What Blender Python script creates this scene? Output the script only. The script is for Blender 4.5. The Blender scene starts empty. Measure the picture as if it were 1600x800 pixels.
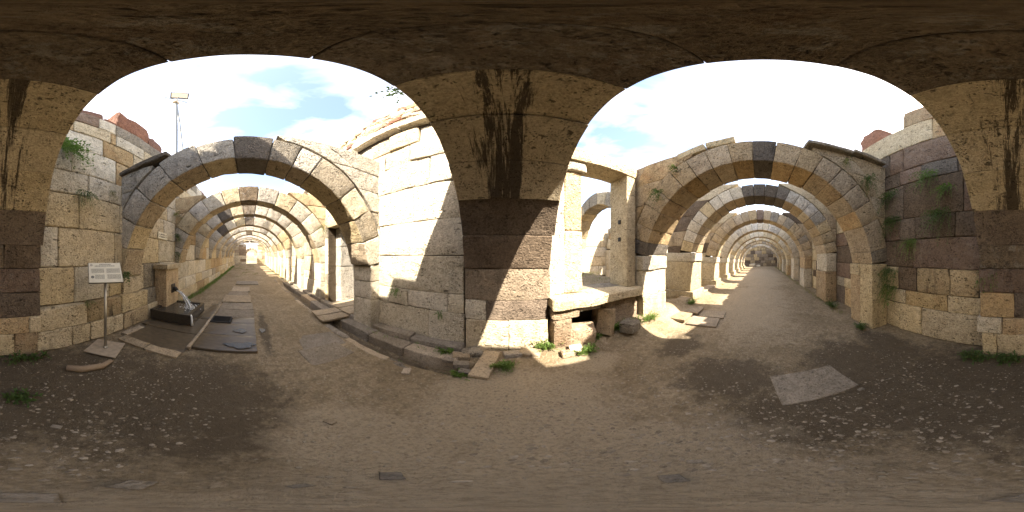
import bpy, math, random
import numpy as np
from mathutils import Vector, Matrix

random.seed(7)
rng = np.random.default_rng(7)
scene = bpy.context.scene
COL = scene.collection
R = math.radians

# ------------------------------------------------------------------ camera
CAM_H = 1.65
cd = bpy.data.cameras.new('camera')
cd.type = 'PANO'
try:
    cd.panorama_type = 'EQUIRECTANGULAR'
except Exception:
    cd.cycles.panorama_type = 'EQUIRECTANGULAR'
cd.clip_start = 0.01
cd.clip_end = 2000
cam = bpy.data.objects.new('camera', cd)
cam.location = (0, 0, CAM_H)
cam.rotation_euler = (R(90), 0, R(-2.25))
COL.objects.link(cam)
scene.camera = cam

# ------------------------------------------------------------------ sky and sun
SUN = Vector((0.37, -1.0, 1.10)).normalized()
el = math.asin(SUN.z)
rot = math.atan2(SUN.x, SUN.y)
w = bpy.data.worlds.new('World')
scene.world = w
w.use_nodes = True
nt = w.node_tree
nt.nodes.clear()
N = nt.nodes.new
L = nt.links.new
out = N('ShaderNodeOutputWorld')
bg = N('ShaderNodeBackground')
bg.inputs['Strength'].default_value = 0.15
sky = N('ShaderNodeTexSky')
sky.sky_type = 'NISHITA'
sky.sun_disc = False
sky.sun_elevation = el
sky.sun_rotation = rot
sky.air_density = 1.0
sky.dust_density = 2.0
sky.ozone_density = 1.0
tc = N('ShaderNodeTexCoord')
mp = N('ShaderNodeMapping')
mp.inputs['Scale'].default_value = (1.0, 1.0, 2.2)
L(tc.outputs['Generated'], mp.inputs['Vector'])
n1 = N('ShaderNodeTexNoise')
n1.inputs['Scale'].default_value = 2.1
n1.inputs['Detail'].default_value = 6
n1.inputs['Roughness'].default_value = 0.50
n1.inputs['Distortion'].default_value = 0.35
mp.inputs['Location'].default_value = (3.1, 1.7, 0.4)
L(mp.outputs['Vector'], n1.inputs['Vector'])
rp = N('ShaderNodeValToRGB')
rp.color_ramp.elements[0].position = 0.40
rp.color_ramp.elements[1].position = 0.92
L(n1.outputs['Fac'], rp.inputs['Fac'])
mx = N('ShaderNodeMix')
mx.data_type = 'RGBA'
L(rp.outputs['Color'], mx.inputs['Factor'])
L(sky.outputs['Color'], mx.inputs['A'])
mx.inputs['B'].default_value = (6.6, 6.6, 6.7, 1)
L(mx.outputs['Result'], bg.inputs['Color'])
L(bg.outputs['Background'], out.inputs['Surface'])

sd = bpy.data.lights.new('sun', 'SUN')
sd.energy = 5.0
sd.angle = R(0.5)
sd.color = (1.0, 0.95, 0.86)
so = bpy.data.objects.new('sun', sd)
so.rotation_euler = SUN.to_track_quat('Z', 'Y').to_euler()
so.location = SUN * 40
COL.objects.link(so)

vs = scene.view_settings
vs.view_transform = 'Standard'
vs.look = 'None'
vs.gamma = 1
vs.exposure = 2.2
vs.use_white_balance = True
vs.white_balance_temperature = 7100
vs.white_balance_tint = 12
vs.use_curve_mapping = False
cy = scene.cycles
cy.use_denoising = True
cy.max_bounces = 8
cy.diffuse_bounces = 4
cy.glossy_bounces = 3
cy.transmission_bounces = 6
cy.caustics_reflective = False
cy.caustics_refractive = False
cy.sample_clamp_indirect = 6


# ------------------------------------------------------------------ helpers
def vnoise(P, seed=0):
    P = np.asarray(P, float)
    i = np.floor(P).astype(np.int64)
    f = P - i
    f = f * f * (3 - 2 * f)
    r = 0
    for dx in (0, 1):
        for dy in (0, 1):
            for dz in (0, 1):
                h = ((i[:, 0] + dx) * 374761393 + (i[:, 1] + dy) * 668265263 + (i[:, 2] + dz) * 1274126177 + seed * 974711) & 0xffffffff
                h = ((h ^ (h >> 13)) * 1103515245) & 0xffffffff
                h = (h ^ (h >> 16)) & 0xffff
                wgt = (f[:, 0] if dx else 1 - f[:, 0]) * (f[:, 1] if dy else 1 - f[:, 1]) * (f[:, 2] if dz else 1 - f[:, 2])
                r = r + wgt * (h / 32767.5 - 1)
    return r


def vec_noise(P, seed=0):
    return np.stack([vnoise(P, seed), vnoise(P + 31.7, seed + 1), vnoise(P + 77.1, seed + 2)], 1)


def mesh_obj(name, V, F, mat, parent=None, smooth=True, crisp=False):
    me = bpy.data.meshes.new(name)
    me.from_pydata([tuple(v) for v in V], [], [tuple(int(i) for i in f) for f in F])
    if smooth:
        me.polygons.foreach_set('use_smooth', [True] * len(me.polygons))
        if crisp:
            me.set_sharp_from_angle(angle=0.42)
    if mat is not None:
        me.materials.append(M[mat] if isinstance(mat, str) else mat)
    o = bpy.data.objects.new(name, me)
    COL.objects.link(o)
    if parent is not None:
        o.parent = parent
    return o


def tag(o, label=None, cat=None, group=None, kind=None):
    if label:
        o['label'] = label
    if cat:
        o['category'] = cat
    if group:
        o['group'] = group
    if kind or cat:
        o['kind'] = kind or 'thing'
    return o


def thing(name, label, cat, group=None):
    o = bpy.data.objects.new(name, None)
    o.empty_display_size = 0.2
    COL.objects.link(o)
    return tag(o, label, cat, group)


def lattice(dims, cell, bev):
    ts = []
    for l in dims:
        b = min(bev, l * 0.3)
        n = max(1, int(round((l - 2 * b) / cell)))
        ts.append(np.concatenate([[0], np.linspace(b, l - b, n + 1), [l]]))
    return ts


_seed = [0]


def shell(dims, cell, bev):
    """surface lattice of a box: local coords in metres, edge count, quads"""
    ts = lattice(dims, cell, bev)
    n = [len(t) for t in ts]
    idx = np.arange(n[0] * n[1] * n[2]).reshape(n)
    U, Vv, W = np.meshgrid(*ts, indexing='ij')
    P = np.stack([U.ravel(), Vv.ravel(), W.ravel()], 1)
    quads = []

    def add(a, flip):
        q = np.stack([a[:-1, :-1], a[1:, :-1], a[1:, 1:], a[:-1, 1:]], -1).reshape(-1, 4)
        quads.append(q[:, ::-1] if flip else q)
    add(idx[0], True); add(idx[-1], False)
    add(idx[:, 0], False); add(idx[:, -1], True)
    add(idx[:, :, 0], True); add(idx[:, :, -1], False)
    Q = np.concatenate(quads)
    used, inv = np.unique(Q, return_inverse=True)
    P = P[used]
    Q = inv.reshape(-1, 4)
    D = np.array(dims)
    lo = P < 1e-9
    hi = P > D - 1e-9
    return P, Q, lo, hi, D


def block(name, f, dims, mat, parent, cell=0.25, bev=0.02, rough=0.006, chip=1.1, mat2=None):
    """one dressed stone: f maps unit coords (n,3) to points; dims = lengths in metres"""
    _seed[0] += 1
    bev = bev * 0.6
    P, Q, lo, hi, D = shell(dims, cell, bev)
    e = (lo | hi).sum(1)
    b = np.minimum(bev, D * 0.3)
    nz = vnoise(P * 5.0 + _seed[0] * 13.7, _seed[0])
    pull = np.where(e == 3, 0.55, np.where(e == 2, 0.34, 0.0)) * (1 + chip * nz)
    # a few knocked corners
    if chip > 0:
        kn = (e == 3) & (rng.random(len(P)) < 0.18)
        pull = np.where(kn, pull * 2.2, pull)
    P = P + (lo.astype(float) - hi.astype(float)) * pull[:, None] * b
    X = f(P / D)
    if rough > 0:
        X = X + vec_noise(X * 4.3 + _seed[0] * 5.1, _seed[0]) * rough + vec_noise(X * 13.0 + _seed[0] * 3.3, _seed[0] + 9) * rough * 0.5
    # orientation
    c = np.full((1, 3), 0.5)
    d = 0.05
    J = [(f(c + d * np.eye(3)[k]) - f(c - d * np.eye(3)[k]))[0] for k in range(3)]
    if np.dot(np.cross(J[0], J[1]), J[2]) < 0:
        Q = Q[:, ::-1]
    o = mesh_obj(name, X, Q, mat, parent, True, True)
    if mat2 is not None and mat2 != mat:
        o.data.materials.append(M[mat2])
        o.data.polygons.foreach_set('material_index', (lo[:, 1][Q].sum(1) == 4).astype(np.int32))
    return o


def box_map(x0, x1, y0, y1, z0, z1):
    a = np.array([x0, y0, z0], float)
    s = np.array([x1 - x0, y1 - y0, z1 - z0], float)
    return lambda u: a + u * s


def bxo(name, x0, x1, y0, y1, z0, z1, mat, parent=None, **k):
    return block(name, box_map(x0, x1, y0, y1, z0, z1), (abs(x1 - x0), abs(y1 - y0), abs(z1 - z0)), mat, parent, **k)


def obox(name, centre, size, rz, mat, parent=None, rx=0, ry=0, **k):
    Mx = Matrix.Translation(centre) @ Matrix.Rotation(rz, 4, 'Z') @ Matrix.Rotation(ry, 4, 'Y') @ Matrix.Rotation(rx, 4, 'X')
    A = np.array(Mx)[:3, :3]
    t = np.array(centre, float)
    s = np.array(size, float)
    return block(name, lambda u: ((u - 0.5) * s) @ A.T + t, size, mat, parent, **k)


def prism(name, segs, mat, parent=None, smooth=False):
    """plain boxes joined into one mesh: list of (centre,size,matrix or None)"""
    V, F = [], []
    for c, s, m in segs:
        k = len(V)
        for dx, dy, dz in ((-1, -1, -1), (1, -1, -1), (1, 1, -1), (-1, 1, -1), (-1, -1, 1), (1, -1, 1), (1, 1, 1), (-1, 1, 1)):
            p = Vector((dx * s[0] / 2, dy * s[1] / 2, dz * s[2] / 2))
            if m is not None:
                p = m @ p
            V.append((p.x + c[0], p.y + c[1], p.z + c[2]))
        F += [tuple(k + i for i in q) for q in ((0, 3, 2, 1), (4, 5, 6, 7), (0, 1, 5, 4), (1, 2, 6, 5), (2, 3, 7, 6), (3, 0, 4, 7))]
    return mesh_obj(name, V, F, mat, parent, smooth)


def tube(name, pts, rad, mat, parent=None, n=8):
    V, F = [], []
    pts = [Vector(p) for p in pts]
    rads = rad if isinstance(rad, (list, tuple)) else [rad] * len(pts)
    for i, p in enumerate(pts):
        d = (pts[min(i + 1, len(pts) - 1)] - pts[max(i - 1, 0)]).normalized()
        a = d.orthogonal().normalized() if i == 0 else (a - d * a.dot(d)).normalized()
        b = d.cross(a)
        for k in range(n):
            t = 2 * math.pi * k / n
            V.append(p + (a * math.cos(t) + b * math.sin(t)) * rads[i])
    for i in range(len(pts) - 1):
        for k in range(n):
            F.append((i * n + k, i * n + (k + 1) % n, (i + 1) * n + (k + 1) % n, (i + 1) * n + k))
    F.append(tuple(range(n))[::-1])
    F.append(tuple(range((len(pts) - 1) * n, len(pts) * n)))
    return mesh_obj(name, V, F, mat, parent)


# ------------------------------------------------------------------ materials
M = {}


def stone(name, ca, cb, pit=0.5, pitscale=22, stain=0.2, stain_col=(0.035, 0.028, 0.022), bump=0.5, var=0.18, lichen=0.0, rust=0.0, bands=False, cover=0.44):
    m = bpy.data.materials.new(name)
    M[name] = m
    m.use_nodes = True
    t = m.node_tree
    N = t.nodes.new
    L = t.links.new
    b = t.nodes['Principled BSDF']
    b.inputs['Roughness'].default_value = 0.92
    b.inputs['Specular IOR Level'].default_value = 0.15
    tc = N('ShaderNodeTexCoord')
    oi = N('ShaderNodeObjectInfo')
    mul = N('ShaderNodeMath'); mul.operation = 'MULTIPLY'; mul.inputs[1].default_value = 53.0
    L(oi.outputs['Random'], mul.inputs[0])
    add = N('ShaderNodeVectorMath'); add.operation = 'ADD'
    L(tc.outputs['Object'], add.inputs[0])
    L(mul.outputs[0], add.inputs[1])
    P = add.outputs[0]

    def noise(scale, detail=6, rough=0.6, vec=None, dist=0.0):
        n = N('ShaderNodeTexNoise')
        n.inputs['Scale'].default_value = scale
        n.inputs['Detail'].default_value = detail
        n.inputs['Roughness'].default_value = rough
        n.inputs['Distortion'].default_value = dist
        L(vec or P, n.inputs['Vector'])
        return n.outputs['Fac']

    def ramp(x, lo, hi, a=0.0, c=1.0):
        r = N('ShaderNodeMapRange')
        r.inputs['From Min'].default_value = lo
        r.inputs['From Max'].default_value = hi
        r.inputs['To Min'].default_value = a
        r.inputs['To Max'].default_value = c
        L(x, r.inputs['Value'])
        return r.outputs[0]

    def mixc(fac, a, c, mode='MIX'):
        n = N('ShaderNodeMix'); n.data_type = 'RGBA'; n.blend_type = mode
        for s, v in (('Factor', fac), ('A', a), ('B', c)):
            if isinstance(v, (int, float)):
                n.inputs[s].default_value = v
            elif isinstance(v, tuple):
                n.inputs[s].default_value = v + (1,)
            else:
                L(v, n.inputs[s])
        return n.outputs['Result']
    big = noise(1.7, 5, 0.6)
    mid = noise(9.0, 8, 0.68)
    fine = noise(48.0, 6, 0.7)
    col = mixc(ramp(big, 0.35, 0.65), ca, cb)
    col = mixc(ramp(mid, 0.36, 0.62, 0, 0.62), col, tuple(x * 0.55 for x in cb))
    col = mixc(ramp(fine, 0.42, 0.68, 0.0, 0.55), col, tuple(min(1, x * 1.22) for x in ca))
    grain = noise(24.0, 5, 0.62)
    hollow_shade = N('ShaderNodeMath'); hollow_shade.operation = 'MULTIPLY'
    L(ramp(grain, 0.34, 0.48, 0.62, 0.0), hollow_shade.inputs[0]); L(ramp(noise(2.3, 3, 0.5), 0.38, 0.62, 0.1, 1.0), hollow_shade.inputs[1])
    col = mixc(hollow_shade.outputs[0], col, tuple(x * 0.40 for x in cb))  # hollows of the grain relief darkened in colour, imitating occlusion shade
    spk = noise(30.0, 4, 0.6)
    col = mixc(ramp(spk, 0.58, 0.68, 0, 0.35), col, tuple(x * 0.42 for x in cb))
    if rust > 0:
        rr = noise(3.1, 6, 0.65, dist=0.6)
        col = mixc(ramp(rr, 0.52, 0.68, 0, rust), col, (0.30, 0.13, 0.05))
    if lichen > 0:
        ll = noise(7.0, 9, 0.75)
        col = mixc(ramp(ll, 0.53, 0.60, 0, lichen), col, (0.42, 0.41, 0.37))
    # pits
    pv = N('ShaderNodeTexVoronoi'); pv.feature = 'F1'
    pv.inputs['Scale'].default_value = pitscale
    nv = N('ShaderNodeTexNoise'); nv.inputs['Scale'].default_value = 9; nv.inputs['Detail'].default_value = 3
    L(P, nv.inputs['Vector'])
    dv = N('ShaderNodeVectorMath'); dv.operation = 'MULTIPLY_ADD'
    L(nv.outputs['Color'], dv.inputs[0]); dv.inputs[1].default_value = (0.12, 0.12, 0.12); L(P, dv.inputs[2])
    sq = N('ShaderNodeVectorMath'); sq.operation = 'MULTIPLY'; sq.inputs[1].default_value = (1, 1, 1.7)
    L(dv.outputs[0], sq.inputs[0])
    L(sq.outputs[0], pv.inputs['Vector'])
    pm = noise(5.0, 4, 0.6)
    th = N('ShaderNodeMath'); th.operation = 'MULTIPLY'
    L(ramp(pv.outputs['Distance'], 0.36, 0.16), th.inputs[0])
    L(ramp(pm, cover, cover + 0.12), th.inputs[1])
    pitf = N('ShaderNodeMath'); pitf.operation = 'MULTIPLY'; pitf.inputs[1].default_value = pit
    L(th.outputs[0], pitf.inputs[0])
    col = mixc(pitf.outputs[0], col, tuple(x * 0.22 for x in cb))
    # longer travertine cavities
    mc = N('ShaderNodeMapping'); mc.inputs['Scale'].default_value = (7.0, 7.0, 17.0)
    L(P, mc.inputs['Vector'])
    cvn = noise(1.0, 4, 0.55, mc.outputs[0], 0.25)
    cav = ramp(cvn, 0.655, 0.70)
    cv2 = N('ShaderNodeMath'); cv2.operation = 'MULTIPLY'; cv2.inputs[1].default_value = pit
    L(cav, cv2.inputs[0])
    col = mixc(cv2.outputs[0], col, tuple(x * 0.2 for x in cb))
    # run-down stains
    mp = N('ShaderNodeMapping'); mp.inputs['Scale'].default_value = (4.5, 4.5, 0.7)
    L(P, mp.inputs['Vector'])
    st = noise(1.0, 7, 0.62, mp.outputs[0], 0.5)
    sb = noise(0.9, 3, 0.5)
    sm = N('ShaderNodeMath'); sm.operation = 'MULTIPLY'
    L(ramp(st, 0.50, 0.66), sm.inputs[0]); L(ramp(sb, 0.45, 0.62, 0.15, 1), sm.inputs[1])
    s2 = N('ShaderNodeMath'); s2.operation = 'MULTIPLY'; s2.inputs[1].default_value = stain
    L(sm.outputs[0], s2.inputs[0])
    col = mixc(s2.outputs[0], col, stain_col)
    if bands:
        # black run-off crusts in a band down the middle of the soffit, crossing the joints
        sp = N('ShaderNodeSeparateXYZ'); L(tc.outputs['Object'], sp.inputs[0])
        mb = N('ShaderNodeMapping'); mb.inputs['Scale'].default_value = (6.0, 0.55, 0.45); L(tc.outputs['Object'], mb.inputs['Vector'])
        bn = noise(1.0, 12, 0.80, mb.outputs[0], 0.4)
        ax = N('ShaderNodeMath'); ax.operation = 'ABSOLUTE'; L(sp.outputs[0], ax.inputs[0])
        msk = ramp(ax.outputs[0], 0.12, 0.62, 0.15, -0.12)
        sm3 = N('ShaderNodeMath'); sm3.operation = 'ADD'; L(bn, sm3.inputs[0]); L(msk, sm3.inputs[1])
        col = mixc(ramp(sm3.outputs[0], 0.605, 0.645, 0, 0.9), col, (0.038, 0.026, 0.018))
    # each stone its own tone
    hs = N('ShaderNodeHueSaturation')
    L(ramp(oi.outputs['Random'], 0, 1, 1 - var, 1 + var), hs.inputs['Value'])
    rr2 = N('ShaderNodeMath'); rr2.operation = 'FRACT'
    m7 = N('ShaderNodeMath'); m7.operation = 'MULTIPLY'; m7.inputs[1].default_value = 7.31
    L(oi.outputs['Random'], m7.inputs[0]); L(m7.outputs[0], rr2.inputs[0])
    L(ramp(rr2.outputs[0], 0, 1, 0.85, 1.08), hs.inputs['Saturation'])
    L(col, hs.inputs['Color'])
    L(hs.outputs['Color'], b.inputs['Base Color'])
    # relief
    def madd(a, k, c):
        n = N('ShaderNodeMath'); n.operation = 'MULTIPLY_ADD'; n.inputs[1].default_value = k
        L(a, n.inputs[0])
        if isinstance(c, float):
            n.inputs[2].default_value = c
        else:
            L(c, n.inputs[2])
        return n.outputs[0]
    hh = madd(mid, 1.5, madd(grain, 1.0, madd(fine, 0.5, 0.0)))
    h = N('ShaderNodeMath'); h.operation = 'MULTIPLY_ADD'; h.inputs[1].default_value = -1.1
    L(th.outputs[0], h.inputs[0]); L(madd(cav, -1.6, hh), h.inputs[2])
    bp = N('ShaderNodeBump')
    bp.inputs['Strength'].default_value = bump
    bp.inputs['Distance'].default_value = 0.045
    L(h.outputs[0], bp.inputs['Height'])
    L(bp.outputs['Normal'], b.inputs['Normal'])
    return m


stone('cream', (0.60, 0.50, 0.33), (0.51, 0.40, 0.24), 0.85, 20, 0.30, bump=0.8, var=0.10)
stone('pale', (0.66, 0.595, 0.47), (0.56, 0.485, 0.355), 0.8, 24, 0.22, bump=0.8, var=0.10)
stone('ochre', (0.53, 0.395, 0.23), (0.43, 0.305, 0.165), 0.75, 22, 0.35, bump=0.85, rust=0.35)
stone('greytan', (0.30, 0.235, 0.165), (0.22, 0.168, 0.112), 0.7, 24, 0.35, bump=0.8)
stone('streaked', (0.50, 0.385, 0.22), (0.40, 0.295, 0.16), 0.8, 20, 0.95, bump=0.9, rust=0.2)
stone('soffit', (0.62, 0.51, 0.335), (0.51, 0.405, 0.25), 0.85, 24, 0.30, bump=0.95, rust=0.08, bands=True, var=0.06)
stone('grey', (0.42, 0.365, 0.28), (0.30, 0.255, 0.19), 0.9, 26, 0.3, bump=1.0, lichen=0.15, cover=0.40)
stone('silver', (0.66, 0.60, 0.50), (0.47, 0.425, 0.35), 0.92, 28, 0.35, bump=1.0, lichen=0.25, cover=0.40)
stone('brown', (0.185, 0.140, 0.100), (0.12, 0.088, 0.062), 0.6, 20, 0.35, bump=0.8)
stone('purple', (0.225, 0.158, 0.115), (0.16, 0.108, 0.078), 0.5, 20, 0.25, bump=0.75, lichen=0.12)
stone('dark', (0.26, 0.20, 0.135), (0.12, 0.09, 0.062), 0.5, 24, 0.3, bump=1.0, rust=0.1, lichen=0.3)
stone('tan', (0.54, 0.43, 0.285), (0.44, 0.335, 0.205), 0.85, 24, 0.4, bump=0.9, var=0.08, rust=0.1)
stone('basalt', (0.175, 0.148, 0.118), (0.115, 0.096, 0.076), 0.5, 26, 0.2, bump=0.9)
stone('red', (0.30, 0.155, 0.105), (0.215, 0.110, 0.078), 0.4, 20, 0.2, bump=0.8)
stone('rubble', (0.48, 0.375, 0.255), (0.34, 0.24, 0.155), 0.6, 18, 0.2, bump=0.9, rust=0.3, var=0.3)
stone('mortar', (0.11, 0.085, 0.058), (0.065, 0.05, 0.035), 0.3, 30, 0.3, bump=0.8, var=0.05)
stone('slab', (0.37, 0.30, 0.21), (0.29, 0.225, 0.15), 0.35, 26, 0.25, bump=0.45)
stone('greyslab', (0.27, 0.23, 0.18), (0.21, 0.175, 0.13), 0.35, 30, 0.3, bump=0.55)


def simple(name, col, rough=0.6, metal=0.0, bump=0.0, scale=30, var=0.15, spec=0.4, trans=0.0):
    m = bpy.data.materials.new(name)
    M[name] = m
    m.use_nodes = True
    t = m.node_tree
    b = t.nodes['Principled BSDF']
    b.inputs['Roughness'].default_value = rough
    b.inputs['Metallic'].default_value = metal
    b.inputs['Specular IOR Level'].default_value = spec
    b.inputs['Transmission Weight'].default_value = trans
    n = t.nodes.new('ShaderNodeTexNoise')
    n.inputs['Scale'].default_value = scale
    n.inputs['Detail'].default_value = 6
    mx = t.nodes.new('ShaderNodeMix'); mx.data_type = 'RGBA'
    t.links.new(n.outputs['Fac'], mx.inputs['Factor'])
    mx.inputs['A'].default_value = tuple(max(0, c * (1 - var * 2)) for c in col) + (1,)
    mx.inputs['B'].default_value = tuple(min(1, c * (1 + var * 2)) for c in col) + (1,)
    t.links.new(mx.outputs['Result'], b.inputs['Base Color'])
    if bump:
        bp = t.nodes.new('ShaderNodeBump'); bp.inputs['Strength'].default_value = bump; bp.inputs['Distance'].default_value = 0.01
        t.links.new(n.outputs['Fac'], bp.inputs['Height'])
        t.links.new(bp.outputs['Normal'], b.inputs['Normal'])
    return m


simple('steel', (0.42, 0.40, 0.36), 0.38, 0.9)
simple('galv', (0.22, 0.23, 0.22), 0.5, 0.6)
simple('rustplate', (0.34, 0.275, 0.20), 0.75, 0.1, 0.3, 9, 0.25)
simple('panel', (0.56, 0.53, 0.43), 0.5, 0, 0, 6, 0.1)
simple('ink', (0.10, 0.095, 0.09), 0.6)
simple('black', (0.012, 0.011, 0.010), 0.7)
simple('lampglass', (0.72, 0.72, 0.68), 0.2)
simple('wetstone', (0.040, 0.033, 0.026), 0.22, 0.0, 0.4, 14, 0.3, 0.5)
simple('plaster', (0.55, 0.52, 0.46), 0.8)
simple('water', (0.9, 0.93, 0.95), 0.06, 0.0, 0.5, 40, 0.02, 0.5, 0.75)
simple('foam', (0.75, 0.77, 0.78), 0.4, 0.0, 0.8, 60, 0.1)
simple('clay', (0.24, 0.175, 0.115), 0.9, 0, 0.5, 20, 0.2)
simple('pebble', (0.27, 0.22, 0.155), 0.85, 0, 0.3, 7, 0.4)
_pt = M['pebble'].node_tree
_pa = _pt.nodes.new('ShaderNodeAttribute'); _pa.attribute_name = 'tone'
_pr = _pt.nodes.new('ShaderNodeValToRGB')
_pr.color_ramp.elements[0].color = (0.16, 0.125, 0.085, 1)
_pr.color_ramp.elements[1].color = (0.30, 0.25, 0.185, 1)
_pt.links.new(_pa.outputs['Fac'], _pr.inputs['Fac'])
_pt.links.new(_pr.outputs['Color'], _pt.nodes['Principled BSDF'].inputs['Base Color'])
simple('twig', (0.12, 0.085, 0.05), 0.9)


def leafmat(name, col, tr):
    m = simple(name, col, 0.55, 0, 0, 5, 0.3, 0.3)
    t = m.node_tree
    b = t.nodes['Principled BSDF']
    o = t.nodes['Material Output']
    tb = t.nodes.new('ShaderNodeBsdfTranslucent')
    tb.inputs['Color'].default_value = tr + (1,)
    ms = t.nodes.new('ShaderNodeMixShader'); ms.inputs[0].default_value = 0.35
    t.links.new(b.outputs[0], ms.inputs[1]); t.links.new(tb.outputs[0], ms.inputs[2])
    t.links.new(ms.outputs[0], o.inputs['Surface'])


leafmat('leaf', (0.095, 0.155, 0.035), (0.19, 0.32, 0.06))
leafmat('leaf_dark', (0.065, 0.110, 0.030), (0.12, 0.21, 0.045))
leafmat('leaf_yellow', (0.13, 0.14, 0.035), (0.25, 0.27, 0.06))


def ground_material():
    m = bpy.data.materials.new('earth')
    M['earth'] = m
    m.use_nodes = True
    t = m.node_tree
    N = t.nodes.new
    L = t.links.new
    b = t.nodes['Principled BSDF']
    b.inputs['Specular IOR Level'].default_value = 0.2
    tc = N('ShaderNodeTexCoord')
    P = tc.outputs['Object']

    def noise(scale, detail=8, rough=0.65, dist=0.0):
        n = N('ShaderNodeTexNoise')
        n.inputs['Scale'].default_value = scale
        n.inputs['Detail'].default_value = detail
        n.inputs['Roughness'].default_value = rough
        n.inputs['Distortion'].default_value = dist
        L(P, n.inputs['Vector'])
        return n.outputs['Fac']

    def ramp(x, lo, hi, a=0.0, c=1.0):
        r = N('ShaderNodeMapRange')
        for k, v in zip(('From Min', 'From Max', 'To Min', 'To Max'), (lo, hi, a, c)):
            r.inputs[k].default_value = v
        L(x, r.inputs['Value'])
        return r.outputs[0]

    def mixc(fac, a, c):
        n = N('ShaderNodeMix'); n.data_type = 'RGBA'
        for s, v in (('Factor', fac), ('A', a), ('B', c)):
            if isinstance(v, (int, float)):
                n.inputs[s].default_value = v
            elif isinstance(v, tuple):
                n.inputs[s].default_value = v + (1,)
            else:
                L(v, n.inputs[s])
        return n.outputs['Result']

    def mathn(op, a, c):
        n = N('ShaderNodeMath'); n.operation = op
        for i, v in enumerate((a, c)):
            if isinstance(v, (int, float)):
                n.inputs[i].default_value = v
            else:
                L(v, n.inputs[i])
        return n.outputs[0]
    big = noise(0.9, 7, 0.62, 0.4)
    mid = noise(4.5, 9, 0.7)
    fine = noise(38, 8, 0.75)
    col = mixc(ramp(big, 0.36, 0.62), (0.235, 0.178, 0.108), (0.345, 0.272, 0.178))
    col = mixc(ramp(mid, 0.42, 0.66, 0, 0.5), col, (0.165, 0.122, 0.072))
    blot = noise(11.0, 7, 0.7, 0.6)
    col = mixc(ramp(blot, 0.46, 0.60, 0, 0.55), col, (0.125, 0.095, 0.055))
    col = mixc(ramp(noise(17.0, 6, 0.7), 0.54, 0.66, 0, 0.6), col, (0.42, 0.345, 0.245))
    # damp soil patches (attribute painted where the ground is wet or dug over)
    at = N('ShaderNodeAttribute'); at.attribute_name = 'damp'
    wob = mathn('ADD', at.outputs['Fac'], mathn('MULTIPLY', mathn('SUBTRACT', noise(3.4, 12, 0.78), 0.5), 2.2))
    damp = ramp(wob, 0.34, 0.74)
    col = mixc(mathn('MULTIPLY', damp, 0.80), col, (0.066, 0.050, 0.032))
    tan = N('ShaderNodeAttribute'); tan.attribute_name = 'sandy'
    wob2 = mathn('ADD', tan.outputs['Fac'], mathn('MULTIPLY', mathn('SUBTRACT', noise(3.1, 9, 0.7), 0.5), 1.2))
    col = mixc(mathn('MULTIPLY', ramp(wob2, 0.4, 0.75), 0.65), col, (0.40, 0.325, 0.225))
    # grit
    v = N('ShaderNodeTexVoronoi'); v.inputs['Scale'].default_value = 55
    L(P, v.inputs['Vector'])
    gm = mathn('MULTIPLY', ramp(v.outputs['Distance'], 0.30, 0.18), ramp(noise(7, 6, 0.6), 0.5, 0.62))
    sep = N('ShaderNodeSeparateColor'); L(v.outputs['Color'], sep.inputs[0])
    gm = mathn('MULTIPLY', gm, ramp(sep.outputs[0], 0.45, 0.5))
    col = mixc(mathn('MULTIPLY', gm, 0.55), col, (0.36, 0.30, 0.22))
    col = mixc(ramp(fine, 0.36, 0.54, 0.45, 0.0), col, (0.085, 0.064, 0.040))
    v2 = N('ShaderNodeTexVoronoi'); v2.inputs['Scale'].default_value = 26
    L(P, v2.inputs['Vector'])
    sep2 = N('ShaderNodeSeparateColor'); L(v2.outputs['Color'], sep2.inputs[0])
    g2 = mathn('MULTIPLY', mathn('MULTIPLY', ramp(v2.outputs['Distance'], 0.36, 0.24), ramp(noise(2.2, 6, 0.6), 0.48, 0.58)), ramp(sep2.outputs[0], 0.62, 0.66))
    col = mixc(mathn('MULTIPLY', g2, 0.6), col, (0.36, 0.31, 0.235))
    L(col, b.inputs['Base Color'])
    L(ramp(damp, 0, 1, 0.95, 0.72), b.inputs['Roughness'])
    h = mathn('ADD', mathn('MULTIPLY', fine, 0.8), mathn('ADD', mathn('MULTIPLY', mathn('ADD', gm, g2), 0.5), mathn('ADD', mathn('MULTIPLY', mid, 1.4), mathn('MULTIPLY', blot, 0.9))))
    bp = N('ShaderNodeBump'); bp.inputs['Strength'].default_value = 0.9; bp.inputs['Distance'].default_value = 0.04
    L(h, bp.inputs['Height'])
    L(bp.outputs['Normal'], b.inputs['Normal'])


ground_material()


# ------------------------------------------------------------------ ground
def sstep(x, a, b):
    t = np.clip((x - a) / (b - a), 0, 1)
    return t * t * (3 - 2 * t)


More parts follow.
